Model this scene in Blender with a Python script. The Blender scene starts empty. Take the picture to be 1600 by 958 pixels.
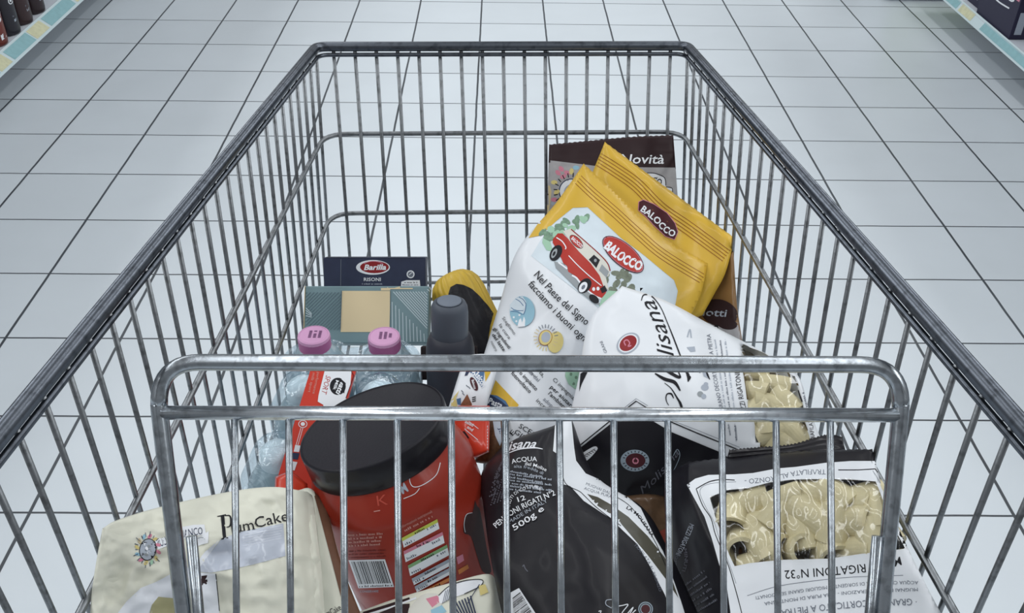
import bpy, bmesh, math, random
from mathutils import Vector, Matrix, noise
from mathutils.bvhtree import BVHTree

# ---------------------------------------------------------------- camera, world, lights, exposure
SC = bpy.context.scene
COL = SC.collection
FPX = 1496.0                       # focal length in pixels of the 1600 px wide frame
PITCH, YAW, ROLL = 0.62789, 0.018375, 0.0172
TILE = 0.30
EYE = Vector((0, 0, 5.19 * TILE))
_F = Vector((math.sin(YAW) * math.cos(PITCH), math.cos(YAW) * math.cos(PITCH), -math.sin(PITCH)))
_R0 = Vector((math.cos(YAW), -math.sin(YAW), 0))
_U0 = _R0.cross(_F)
_R = _R0 * math.cos(ROLL) + _U0 * math.sin(ROLL)
_U = _U0 * math.cos(ROLL) - _R0 * math.sin(ROLL)
cam_data = bpy.data.cameras.new('camera')
cam = bpy.data.objects.new('camera', cam_data)
COL.objects.link(cam)
cam.matrix_world = Matrix(((_R.x, _U.x, -_F.x, EYE.x), (_R.y, _U.y, -_F.y, EYE.y), (_R.z, _U.z, -_F.z, EYE.z), (0, 0, 0, 1)))
cam_data.lens = FPX / 1600 * 36
cam_data.sensor_width = 36
cam_data.clip_start = 0.01
SC.camera = cam

world = bpy.data.worlds.new('store_ambient')
SC.world = world
world.use_nodes = True
world.node_tree.nodes['Background'].inputs[0].default_value = (0.90, 0.95, 1.0, 1)
world.node_tree.nodes['Background'].inputs[1].default_value = 0.25

def area(name, loc, size, energy, rot=(0, 0, 0), color=(0.97, 0.99, 1.0)):
    l = bpy.data.lights.new(name, 'AREA')
    l.shape = 'RECTANGLE'; l.size, l.size_y = size; l.energy = energy; l.color = color
    o = bpy.data.objects.new(name, l); COL.objects.link(o)
    o.location = loc; o.rotation_euler = rot
    return o
# ceiling rows of fluorescent tubes running along the aisle
for _x in (-1.0, 1.3):
    area('overhead_light_row', (_x, 2.6, 4.0), (0.30, 10.0), 52)
# outer rows beyond the shelving, added and widened so the shelves shade the floor
for _x in (-4.3, 4.6):
    area('overhead_light_row', (_x, 3.0, 4.0), (1.6, 11.0), 270)

SC.view_settings.view_transform = 'Standard'
SC.view_settings.look = 'None'
SC.view_settings.exposure = 0.17
SC.view_settings.gamma = 1.0
SC.view_settings.use_curve_mapping = False

# ---------------------------------------------------------------- helpers
def ray(x, y):
    """direction with unit forward component through the photograph point (x, y)"""
    return _F + _R * ((x - 800) / FPX) - _U * ((y - 479) / FPX)
def P(x, y, d):
    return EYE + ray(x, y) * d
def lerp(a, b, t):
    return a + (b - a) * t

MATS = {}
def mat(name, color=(0.8, 0.8, 0.8), rough=0.5, metal=0.0, spec=0.5, coat=0.0, bump=0.0, bscale=60.0, alpha=1.0,
        trans=0.0, vary=0.0, vscale=20.0, emit=None, ior=1.45):
    if name in MATS: return MATS[name]
    m = bpy.data.materials.new(name); m.use_nodes = True
    nt = m.node_tree; b = nt.nodes['Principled BSDF']; spec *= 0.6
    b.inputs['Base Color'].default_value = (*color, 1)
    b.inputs['Roughness'].default_value = rough
    b.inputs['Metallic'].default_value = metal
    b.inputs['Specular IOR Level'].default_value = spec
    b.inputs['Coat Weight'].default_value = coat
    b.inputs['Coat Roughness'].default_value = 0.12
    b.inputs['Alpha'].default_value = alpha
    b.inputs['Transmission Weight'].default_value = trans
    b.inputs['IOR'].default_value = ior
    tc = nt.nodes.new('ShaderNodeTexCoord')
    if vary > 0:
        n = nt.nodes.new('ShaderNodeTexNoise'); n.inputs['Scale'].default_value = vscale; n.inputs['Detail'].default_value = 5
        nt.links.new(tc.outputs['Object'], n.inputs['Vector'])
        r = nt.nodes.new('ShaderNodeMapRange')
        r.inputs['From Min'].default_value = 0.3; r.inputs['From Max'].default_value = 0.7
        r.inputs['To Min'].default_value = 1 - vary; r.inputs['To Max'].default_value = 1 + vary * 0.4
        nt.links.new(n.outputs['Fac'], r.inputs['Value'])
        mx = nt.nodes.new('ShaderNodeVectorMath'); mx.operation = 'SCALE'
        mx.inputs[0].default_value = color
        nt.links.new(r.outputs['Result'], mx.inputs['Scale'])
        nt.links.new(mx.outputs[0], b.inputs['Base Color'])
    if bump > 0:
        n = nt.nodes.new('ShaderNodeTexNoise'); n.inputs['Scale'].default_value = bscale; n.inputs['Detail'].default_value = 6
        nt.links.new(tc.outputs['Object'], n.inputs['Vector'])
        bp = nt.nodes.new('ShaderNodeBump'); bp.inputs['Strength'].default_value = bump; bp.inputs['Distance'].default_value = 0.004
        nt.links.new(n.outputs['Fac'], bp.inputs['Height']); nt.links.new(bp.outputs[0], b.inputs['Normal'])
    MATS[name] = m
    return m

def srgb(r, g, b):
    f = lambda c: (c / 255 / 12.92) if c / 255 <= 0.04045 else ((c / 255 + 0.055) / 1.055) ** 2.4
    return (f(r), f(g), f(b))

def tag(o, label=None, cat=None, group=None, kind=None):
    if label: o['label'] = label
    if cat: o['category'] = cat
    if group: o['group'] = group
    if kind: o['kind'] = kind
    return o
def empty(name, loc, label=None, cat=None, group=None):
    o = bpy.data.objects.new(name, None); COL.objects.link(o); o.location = loc
    o.empty_display_size = 0.05
    bpy.context.view_layer.update()
    return tag(o, label, cat, group)
def world_loc(o):
    v = Vector(o.location); p = o.parent
    while p is not None:
        v += Vector(p.location); p = p.parent
    return v
def mesh_obj(name, verts, faces, mats, parent=None, midx=None, smooth=True, origin=None):
    """verts are world coordinates; origin defaults to the parent's place, else to the base centre"""
    if origin is None:
        if parent is not None: origin = world_loc(parent)
        else:
            xs = [v[0] for v in verts]; ys = [v[1] for v in verts]; zs = [v[2] for v in verts]
            origin = Vector(((min(xs) + max(xs)) / 2, (min(ys) + max(ys)) / 2, min(zs)))
    me = bpy.data.meshes.new(name)
    me.from_pydata([tuple(Vector(v) - origin) for v in verts], [], faces)
    if not isinstance(mats, (list, tuple)): mats = [mats]
    for m in mats: me.materials.append(m)
    if midx: me.polygons.foreach_set('material_index', midx)
    me.polygons.foreach_set('use_smooth', [bool(smooth)] * len(me.polygons))
    me.update()
    o = bpy.data.objects.new(name, me); COL.objects.link(o)
    o.location = origin
    if parent is not None:
        o.parent = parent; o.location = Vector((0, 0, 0)) if (origin - world_loc(parent)).length < 1e-9 else origin - world_loc(parent)
    return o

class MB:
    """collects shapes into one mesh"""
    def __init__(s): s.v = []; s.f = []; s.m = []; s.mats = []
    def mi(s, m):
        if m not in s.mats: s.mats.append(m)
        return s.mats.index(m)
    def add(s, v, f, m):
        k = len(s.v); i = s.mi(m)
        s.v += [Vector(q) for q in v]; s.f += [tuple(a + k for a in q) for q in f]; s.m += [i] * len(f)
    def box(s, lo, hi, m, M=None):
        x0, y0, z0 = lo; x1, y1, z1 = hi
        v = [Vector(q) for q in ((x0,y0,z0),(x1,y0,z0),(x1,y1,z0),(x0,y1,z0),(x0,y0,z1),(x1,y0,z1),(x1,y1,z1),(x0,y1,z1))]
        if M is not None: v = [M @ q for q in v]
        s.add(v, [(0,3,2,1),(4,5,6,7),(0,1,5,4),(1,2,6,5),(2,3,7,6),(3,0,4,7)], m)
    def tube(s, pts, r, m, n=10, caps=True, closed=False):
        v, f = tube_geo(pts, r, n, caps, closed); s.add(v, f, m)
    def lathe(s, prof, m, M, n=32, sx=1.0, sy=1.0, cap0=True, cap1=True):
        """prof = [(r, z)...] bottom to top"""
        v = []; f = []
        for (r, z) in prof:
            for k in range(n):
                a = 2 * math.pi * k / n
                v.append(M @ Vector((r * sx * math.cos(a), r * sy * math.sin(a), z)))
        for j in range(len(prof) - 1):
            for k in range(n):
                a, b = j * n + k, j * n + (k + 1) % n
                f.append((a, b, b + n, a + n))
        if cap0: f.append(tuple(reversed(range(n))))
        if cap1: f.append(tuple(range((len(prof) - 1) * n, len(prof) * n)))
        s.add(v, f, m)
    def build(s, name, parent=None, smooth=True, origin=None, auto=None):
        o = mesh_obj(name, s.v, s.f, s.mats, parent, s.m, smooth, origin)
        if auto is not None: sharp(o, auto)
        return o
def sharp(o, deg=35):
    bm = bmesh.new(); bm.from_mesh(o.data)
    for e in bm.edges:
        if len(e.link_faces) == 2 and e.calc_face_angle(0) > math.radians(deg): e.smooth = False
    bm.to_mesh(o.data); bm.free()
def tube_geo(pts, r, n=10, caps=True, closed=False):
    pts = [Vector(p) for p in pts]; N = len(pts)
    rr = r if isinstance(r, (list, tuple)) else [r] * N
    v = []; f = []; up = None
    for i, p in enumerate(pts):
        if closed: t = (pts[(i + 1) % N] - pts[i - 1]).normalized()
        else: t = (pts[min(i + 1, N - 1)] - pts[max(i - 1, 0)]).normalized()
        if up is None:
            up = Vector((0, 0, 1)) if abs(t.z) < 0.9 else Vector((0, 1, 0))
        up = (up - t * up.dot(t)).normalized(); sd = t.cross(up)
        for k in range(n):
            a = 2 * math.pi * k / n
            v.append(p + (up * math.cos(a) + sd * math.sin(a)) * rr[i])
    M = N if closed else N - 1
    for i in range(M):
        for k in range(n):
            a = i * n + k; b = i * n + (k + 1) % n; c = ((i + 1) % N) * n + (k + 1) % n; d = ((i + 1) % N) * n + k
            f.append((a, b, c, d))
    if caps and not closed:
        f.append(tuple(reversed(range(n)))); f.append(tuple(range((N - 1) * n, N * n)))
    return v, f
def fillet(pts, rad, steps=8):
    """round the inner corners of a polyline"""
    pts = [Vector(p) for p in pts]; out = [pts[0]]
    for i in range(1, len(pts) - 1):
        r = rad[i - 1] if isinstance(rad, (list, tuple)) else rad
        a = (pts[i - 1] - pts[i]).normalized(); b = (pts[i + 1] - pts[i]).normalized()
        p0 = pts[i] + a * r; p1 = pts[i] + b * r
        for k in range(steps + 1):
            t = k / steps
            out.append(p0.lerp(pts[i], t).lerp(pts[i].lerp(p1, t), t))
    out.append(pts[-1]); return out

# ---------------------------------------------------------------- floor
def floor_material():
    m = bpy.data.materials.new('floor_tiles'); m.use_nodes = True
    nt = m.node_tree; N = nt.nodes; L = nt.links; b = N['Principled BSDF']
    geo = N.new('ShaderNodeNewGeometry'); sep = N.new('ShaderNodeSeparateXYZ'); L.new(geo.outputs['Position'], sep.inputs[0])
    def math_(op, a, b_=None, c=None):
        n = N.new('ShaderNodeMath'); n.operation = op
        for i, q in enumerate((a, b_, c)):
            if q is None: continue
            if isinstance(q, (int, float)): n.inputs[i].default_value = q
            else: L.new(q, n.inputs[i])
        return n.outputs[0]
    ns = N.new('ShaderNodeTexNoise'); ns.inputs['Scale'].default_value = 9; L.new(geo.outputs['Position'], ns.inputs['Vector'])
    wob = math_('MULTIPLY', math_('SUBTRACT', ns.outputs['Fac'], 0.5), 0.003)
    def cell(o, off): return math_('DIVIDE', math_('SUBTRACT', math_('ADD', o, wob), off), TILE)
    u = cell(sep.outputs['X'], 0.2124); v = cell(sep.outputs['Y'], 1.3908)
    def dist(q):
        fr = math_('FRACT', math_('ADD', q, 100.0))
        return math_('MULTIPLY', math_('MINIMUM', fr, math_('SUBTRACT', 1.0, fr)), TILE)
    # joints along the aisle are wider than those across it
    def joint(d, w):
        r = N.new('ShaderNodeMapRange'); r.interpolation_type = 'SMOOTHSTEP'
        r.inputs['From Min'].default_value = w; r.inputs['From Max'].default_value = w + 0.0012
        r.inputs['To Min'].default_value = 1; r.inputs['To Max'].default_value = 0
        L.new(d, r.inputs['Value']); return r.outputs['Result']
    gr = math_('MAXIMUM', joint(dist(u), 0.0031), joint(dist(v), 0.0021))
    # each tile its own tone
    cx = math_('FLOOR', math_('ADD', u, 100.0)); cy = math_('FLOOR', math_('ADD', v, 100.0))
    cb = N.new('ShaderNodeCombineXYZ'); L.new(cx, cb.inputs[0]); L.new(cy, cb.inputs[1])
    wn = N.new('ShaderNodeTexWhiteNoise'); wn.noise_dimensions = '2D'; L.new(cb.outputs[0], wn.inputs['Vector'])
    n2 = N.new('ShaderNodeTexNoise'); n2.inputs['Scale'].default_value = 5; n2.inputs['Detail'].default_value = 6
    L.new(geo.outputs['Position'], n2.inputs['Vector'])
    tone = math_('ADD', 0.90, math_('ADD', math_('MULTIPLY', wn.outputs['Value'], 0.045), math_('MULTIPLY', n2.outputs['Fac'], 0.09)))
    sc = N.new('ShaderNodeVectorMath'); sc.operation = 'SCALE'; sc.inputs[0].default_value = (0.68, 0.735, 0.778)
    L.new(tone, sc.inputs['Scale'])
    n3 = N.new('ShaderNodeTexNoise'); n3.inputs['Scale'].default_value = 2.2; L.new(geo.outputs['Position'], n3.inputs['Vector'])
    gc = N.new('ShaderNodeMix'); gc.data_type = 'RGBA'
    L.new(n3.outputs['Fac'], gc.inputs['Factor'])
    gc.inputs['A'].default_value = (0.02, 0.023, 0.03, 1); gc.inputs['B'].default_value = (0.13, 0.145, 0.16, 1)
    mx = N.new('ShaderNodeMix'); mx.data_type = 'RGBA'
    L.new(gr, mx.inputs['Factor']); L.new(sc.outputs[0], mx.inputs['A']); L.new(gc.outputs['Result'], mx.inputs['B'])
    L.new(mx.outputs['Result'], b.inputs['Base Color'])
    b.inputs['Roughness'].default_value = 0.33
    b.inputs['Specular IOR Level'].default_value = 0.35
    bp = N.new('ShaderNodeBump'); bp.inputs['Strength'].default_value = 0.5; bp.inputs['Distance'].default_value = 0.002; bp.invert = True
    L.new(gr, bp.inputs['Height']); L.new(bp.outputs[0], b.inputs['Normal'])
    return m
o = mesh_obj('floor', [(-3.4, -2.5, 0), (3.6, -2.5, 0), (3.6, 9, 0), (-3.4, 9, 0)], [(0, 1, 2, 3)], floor_material(), origin=Vector((0, 0, 0)))
tag(o, 'pale glossy square floor tiles with dark joints', None, None, 'structure')

# ---------------------------------------------------------------- shelving on both sides of the aisle
M_SHELF = mat('shelf_white', srgb(206, 212, 220), 0.45, bump=0.05)
M_SHELFSIDE = mat('shelf_grey', srgb(120, 124, 130), 0.5)
M_PLINTH = mat('shade_dark_plinth', srgb(46, 48, 54), .6)  # plinth tone carries the dark shade under the bottom shelf
M_STRIP = mat('price_strip_plastic', srgb(205, 222, 226), 0.3, coat=0.4)
M_TEAL = mat('price_card_teal', srgb(146, 188, 194), 0.45, vary=0.1, vscale=40)
M_YEL = mat('price_card_yellow', srgb(212, 212, 178), 0.5, vary=0.12, vscale=60)
M_WHT = mat('print_white', srgb(222, 226, 232), 0.5)
M_BLK = mat('print_black', srgb(30, 30, 38), 0.5)
def shelf(side, xf, y0, y1, cards, label, dx=0.055):
    """side -1 left / +1 right; xf = x of the strip's lower edge"""
    e = empty('shelf_unit', (xf + side * 0.25, (y0 + y1) / 2, 0), label, 'shelving')
    def bx(name, x0, x1, z0, z1, m, ya=y0, yb=y1, par=e):
        b = MB(); a, c = sorted((xf + side * x0, xf + side * x1)); b.box((a, ya, z0), (c, yb, z1), m); return b.build(name, par, smooth=False)
    bx('plinth', 0.27, 0.52, 0.0, 0.11, M_PLINTH)
    bx('shelf_board', dx - .006, 0.52, 0.14, 0.165, M_SHELF)
    bx('back_panel', 0.50, 0.53, 0.0, 1.42, M_SHELFSIDE)
    for z in (0.70, 1.05, 1.40):
        bx('shelf_board', 0.12, 0.50, z, z + 0.025, M_SHELF)
    b = MB()
    # slanting price strip
    b.add([(xf, y0, 0.130), (xf, y1, 0.130), (xf + side * dx, y1, 0.172), (xf + side * dx, y0, 0.172),
           (xf + side * 0.006, y0, 0.127), (xf + side * 0.006, y1, 0.127), (xf + side * (dx + .006), y1, 0.168), (xf + side * (dx + .006), y0, 0.168)],
          [(0, 1, 2, 3), (4, 7, 6, 5), (0, 4, 5, 1), (3, 2, 6, 7), (0, 3, 7, 4), (1, 5, 6, 2)], M_STRIP)
    st = b.build('price_strip', e, smooth=False)
    for (ya, yb, m, kind) in cards:
        c = MB(); t0, t1 = 0.16, 0.86
        def q(y, t, o=0.0006): return Vector((xf + side * dx * t - side * o, y, 0.130 + 0.042 * t + o))
        c.add([q(ya, t0), q(yb, t0), q(yb, t1), q(ya, t1)], [(0, 1, 2, 3)], m)
        c.build('price_card', st, smooth=False)
    return e
lc = []
y = 2.6
yy = [(3.27, 3.42, M_TEAL), (3.43, 3.53, M_YEL), (3.55, 3.76, M_TEAL), (3.77, 3.90, M_YEL), (3.92, 4.20, M_TEAL), (4.22, 4.32, M_YEL), (4.34, 4.62, M_TEAL), (2.85, 3.1, M_TEAL), (3.12, 3.24, M_YEL)]
shelf(-1, -1.852, 1.2, 6.5, [(a, b, m, 0) for a, b, m in yy], 'white supermarket shelving along the left edge with teal and yellow price cards')
yy = [(4.26, 4.40, M_TEAL), (4.10, 4.24, M_YEL), (3.30, 4.00, M_TEAL), (2.6, 3.2, M_YEL)]
shelf(1, 2.050, 1.2, 4.64, [(a, b, m, 0) for a, b, m in yy], 'white supermarket shelving along the right edge with a long teal price card', dx=0.026)

# ---------------------------------------------------------------- shopping cart
def steel(name, base, rough, bump=0.12):
    m = bpy.data.materials.new(name); m.use_nodes = True; nt = m.node_tree; b = nt.nodes['Principled BSDF']
    b.inputs['Metallic'].default_value = 1.0; b.inputs['Roughness'].default_value = rough
    tc = nt.nodes.new('ShaderNodeTexCoord')
    n = nt.nodes.new('ShaderNodeTexNoise'); n.inputs['Scale'].default_value = 110; n.inputs['Detail'].default_value = 4
    nt.links.new(tc.outputs['Object'], n.inputs['Vector'])
    r = nt.nodes.new('ShaderNodeValToRGB'); r.color_ramp.elements[0].position = 0.30; r.color_ramp.elements[1].position = 0.50
    r.color_ramp.elements[0].color = tuple(c * 0.6 for c in base) + (1,); r.color_ramp.elements[1].color = (*base, 1)
    nt.links.new(n.outputs['Fac'], r.inputs[0]); nt.links.new(r.outputs[0], b.inputs['Base Color'])
    n2 = nt.nodes.new('ShaderNodeTexNoise'); n2.inputs['Scale'].default_value = 320; n2.inputs['Detail'].default_value = 3
    nt.links.new(tc.outputs['Object'], n2.inputs['Vector'])
    bp = nt.nodes.new('ShaderNodeBump'); bp.inputs['Strength'].default_value = bump; bp.inputs['Distance'].default_value = 0.001
    nt.links.new(n2.outputs['Fac'], bp.inputs['Height']); nt.links.new(bp.outputs[0], b.inputs['Normal'])
    return m
M_WIRE = steel('galvanised_wire', (0.25, 0.265, 0.28), 0.38)
M_RIM = steel('dark_rim_steel', (0.13, 0.145, 0.17), 0.33, 0.0)
M_CROSS = steel('highlit_crossbar_steel', (0.80, 0.85, 0.90), 0.24, 0.03)  # gate steel in a paler base, bright highlights put into its colour
M_GATE = steel('bright_gate_steel', (0.40, 0.435, 0.47), 0.26, 0.06)
M_RUBBER = mat('caster_rubber', (0.05, 0.05, 0.055), 0.7)

FL, NL = Vector((-.258, 1.309, 1.057)), Vector((-.319, .466, 1.122))
FR, NR = Vector((.269, 1.327, 1.057)), Vector((.347, .469, 1.125))
DL, DR = Vector((-.055, .095, -1)), Vector((.105, .11, -1))
cart = empty('shopping_cart', (0.02, 0.75, 0), 'metal wire shopping cart full of groceries with a dark rim and raised rear gate', 'shopping cart')
def side_pt(side, s, z):
    """point of a side panel: s 0 near .. 1 far, at height z"""
    n, f_, d = (NL, FL, DL) if side < 0 else (NR, FR, DR)
    p = n.lerp(f_, s); return p + d * (p.z - z)
def front_pt(t, z):
    p = FL.lerp(FR, t); d = Vector((lerp(-0.03, 0.085, t), 0.03, -1)); return p + d * (p.z - z)
S_END = -0.30
nl, nr = NL.lerp(FL, S_END), NR.lerp(FR, S_END)
b = MB(); rp = fillet([nl, FL, FR, nr], [0.016, 0.016], 8)
b.tube(rp, 0.0068, M_RIM, 16)
rim = b.build('basket_rim', cart)
b = MB(); off = Vector((0, 0, -0.0105))
rp2 = fillet([nl + off + Vector((.004, 0, 0)), FL + off + Vector((.004, -.004, 0)), FR + off + Vector((-.004, -.004, 0)), nr + off + Vector((-.004, 0, 0))], [0.016, 0.016], 8)
b.tube(rp2, 0.0030, M_RIM, 10); b.build('under_rim_wire', cart)
def zb(s): return lerp(0.637, 0.632, max(0, min(1, s)))
rails = [lambda s: lerp(0.913, 0.918, s), lambda s: lerp(0.70, 0.775, s), lambda s: zb(s)]
for k, zf in enumerate(rails):
    pts = [side_pt(-1, s, zf(s)) for s in (S_END, 0, .25, .5, .75)] + [front_pt(0, zf(1)).lerp(side_pt(-1, 1, zf(1)), .5),
           front_pt(1, zf(1)).lerp(side_pt(1, 1, zf(1)), .5)] + [side_pt(1, s, zf(s)) for s in (.75, .5, .25, 0, S_END)]
    ctr = Vector((0.02, 0.8, 0))
    pts = [p + Vector(((ctr.x - p.x) * 0.010, 0, 0)) for p in pts]
    b = MB(); b.tube(fillet(pts, [.01] * 4 + [.035, .035] + [.01] * 4, 6), 0.0036 if k < 2 else 0.003, M_WIRE, 10)
    b.build('side_rail', cart)
WR = 0.0024
for side in (-1, 1):
    for i in range(-6, 24):
        s = (i + (0.0 if side < 0 else 0.0)) / 23 * 0.985 + 0.0
        top = (NL if side < 0 else NR).lerp(FL if side < 0 else FR, s) + Vector((-side * 0.002, 0, -0.006))
        bot = side_pt(side, s, zb(s))
        b = MB(); b.tube([top, bot], WR, M_WIRE, 8); b.build('wire', cart)
for i in range(17):
    t = 0.045 + (0.955 - 0.045) * i / 16
    top = FL.lerp(FR, t) + Vector((0, -0.001, -0.006)); bot = front_pt(t, zb(1))
    b = MB(); b.tube(fillet([top, bot, Vector((bot.x * .96, bot.y - 0.9, zb(0) + 0.005))], 0.012, 6), 0.0026, M_WIRE, 8); b.build('wire', cart)
for i in range(5):
    s = 0.05 + i * 0.22
    b = MB(); b.tube([side_pt(-1, s, zb(s) - .004), side_pt(1, s, zb(s) - .004)], 0.003, M_WIRE, 8); b.build('bottom_rail', cart)
# rear gate with its own frame, crossbar and wires (leans towards the handle)
GD = 0.75
gate = MB()
gate.tube(fillet([P(330, 1500, GD), P(287, 958, GD), P(249, 640, GD), P(246, 566, GD), P(1411, 570, GD), P(1407, 640, GD), P(1377, 958, GD), P(1330, 1500, GD)],
                 [0.01, 0.005, 0.034, 0.034, 0.005, 0.01], 10), 0.0066, M_GATE, 18)
g = gate.build('gate_frame', cart)
b = MB(); b.tube([P(254, 645, GD - .001), P(1402, 649, GD - .001)], 0.0056, M_CROSS, 18); b.build('crossbar', g)
for i in range(12):
    x = 366.5 + i * 84.6
    b = MB(); b.tube([P(x, 652, GD - .002), P(x + 3, 958, GD - .002), P(x + 6, 1490, GD)], 0.0028, M_GATE, 12); b.build('gate_wire', g)
for (x0, x1) in ((299, 313), (1371, 1357)):
    b = MB(); b.tube([P(x0, 838, GD - .002), P(x1, 985, GD - .002), P(x1 + (x1 - x0) * 2, 1400, GD)], 0.0044, M_GATE, 12); b.build('hinge_rod', g)
b = MB(); b.tube([P(330, 1495, GD), P(1330, 1495, GD)], 0.005, M_GATE, 12); b.build('bottom_bar', g)
# handle and chassis (out of the photo's frame)
b = MB(); b.tube(fillet([nl, nl + Vector((.01, -.1, .02)), nr + Vector((-.01, -.1, .02)), nr], .02, 6), 0.0068, M_RIM, 12); b.build('handle', cart)
b = MB()
base = [Vector((-.20, .22, .17)), Vector((-.15, 1.12, .17)), Vector((.17, 1.12, .17)), Vector((.24, .22, .17))]
b.tube(fillet([side_pt(-1, -.1, .6), base[0], base[1], base[2], base[3], side_pt(1, -.1, .6)], .05, 6), .010, M_WIRE, 10)
b.tube([base[1] + Vector((.0, -.05, 0)), Vector((-.15, 1.12, .62))], .008, M_WIRE, 8); b.tube([base[2] + Vector((0, -.05, 0)), Vector((.17, 1.12, .62))], .008, M_WIRE, 8)
b.build('chassis', cart)
for p in base:
    c = MB(); c.lathe([(.045, -.012), (.05, -.008), (.05, .008), (.045, .012)], M_RUBBER, Matrix.Translation((p.x, p.y, .05)) @ Matrix.Rotation(math.pi / 2, 4, 'Y'), 24)
    w = c.build('caster_wheel', cart)
    c = MB(); c.box((p.x - .02, p.y - .012, .05), (p.x - .014, p.y + .012, .165), M_WIRE); c.box((p.x + .014, p.y - .012, .05), (p.x + .02, p.y + .012, .165), M_WIRE)
    c.box((p.x - .02, p.y - .012, .155), (p.x + .02, p.y + .012, .165), M_WIRE); c.build('fork', w, smooth=False)

# ---------------------------------------------------------------- printing on surfaces
def catmull(pts, n):
    """smooth 2-D polyline through the points"""
    out = []
    N = len(pts)
    for i in range(N - 1):
        p0 = pts[max(i - 1, 0)]; p1 = pts[i]; p2 = pts[i + 1]; p3 = pts[min(i + 2, N - 1)]
        for k in range(n):
            t = k / n
            out.append(tuple(0.5 * ((2 * b) + (-a + c) * t + (2 * a - 5 * b + 4 * c - d) * t * t + (-a + 3 * b - 3 * c + d) * t ** 3) for a, b, c, d in zip(p0, p1, p2, p3)))
    out.append(tuple(pts[-1])); return out
_tc = {}
def text_geo(s, bold=0.0, shear=0.0):
    k = (s, bold, shear)
    if k in _tc: return _tc[k]
    cu = bpy.data.curves.new('lettering', 'FONT'); cu.body = s; cu.size = 1.0; cu.offset = bold; cu.shear = shear; cu.resolution_u = 2
    ob = bpy.data.objects.new('lettering', cu); COL.objects.link(ob)
    bpy.context.view_layer.update()
    me = bpy.data.meshes.new_from_object(ob.evaluated_get(bpy.context.evaluated_depsgraph_get()))
    v = [(q.co.x, q.co.y) for q in me.vertices]; f = [tuple(p.vertices) for p in me.polygons]
    bpy.data.objects.remove(ob); bpy.data.curves.remove(cu); bpy.data.meshes.remove(me)
    xs = [q[0] for q in v] or [0]
    x0, x1 = min(xs), max(xs)
    v = [((x - x0) / max(1e-6, x1 - x0), y / 0.729) for x, y in v]
    _tc[k] = (v, f); return _tc[k]
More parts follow.
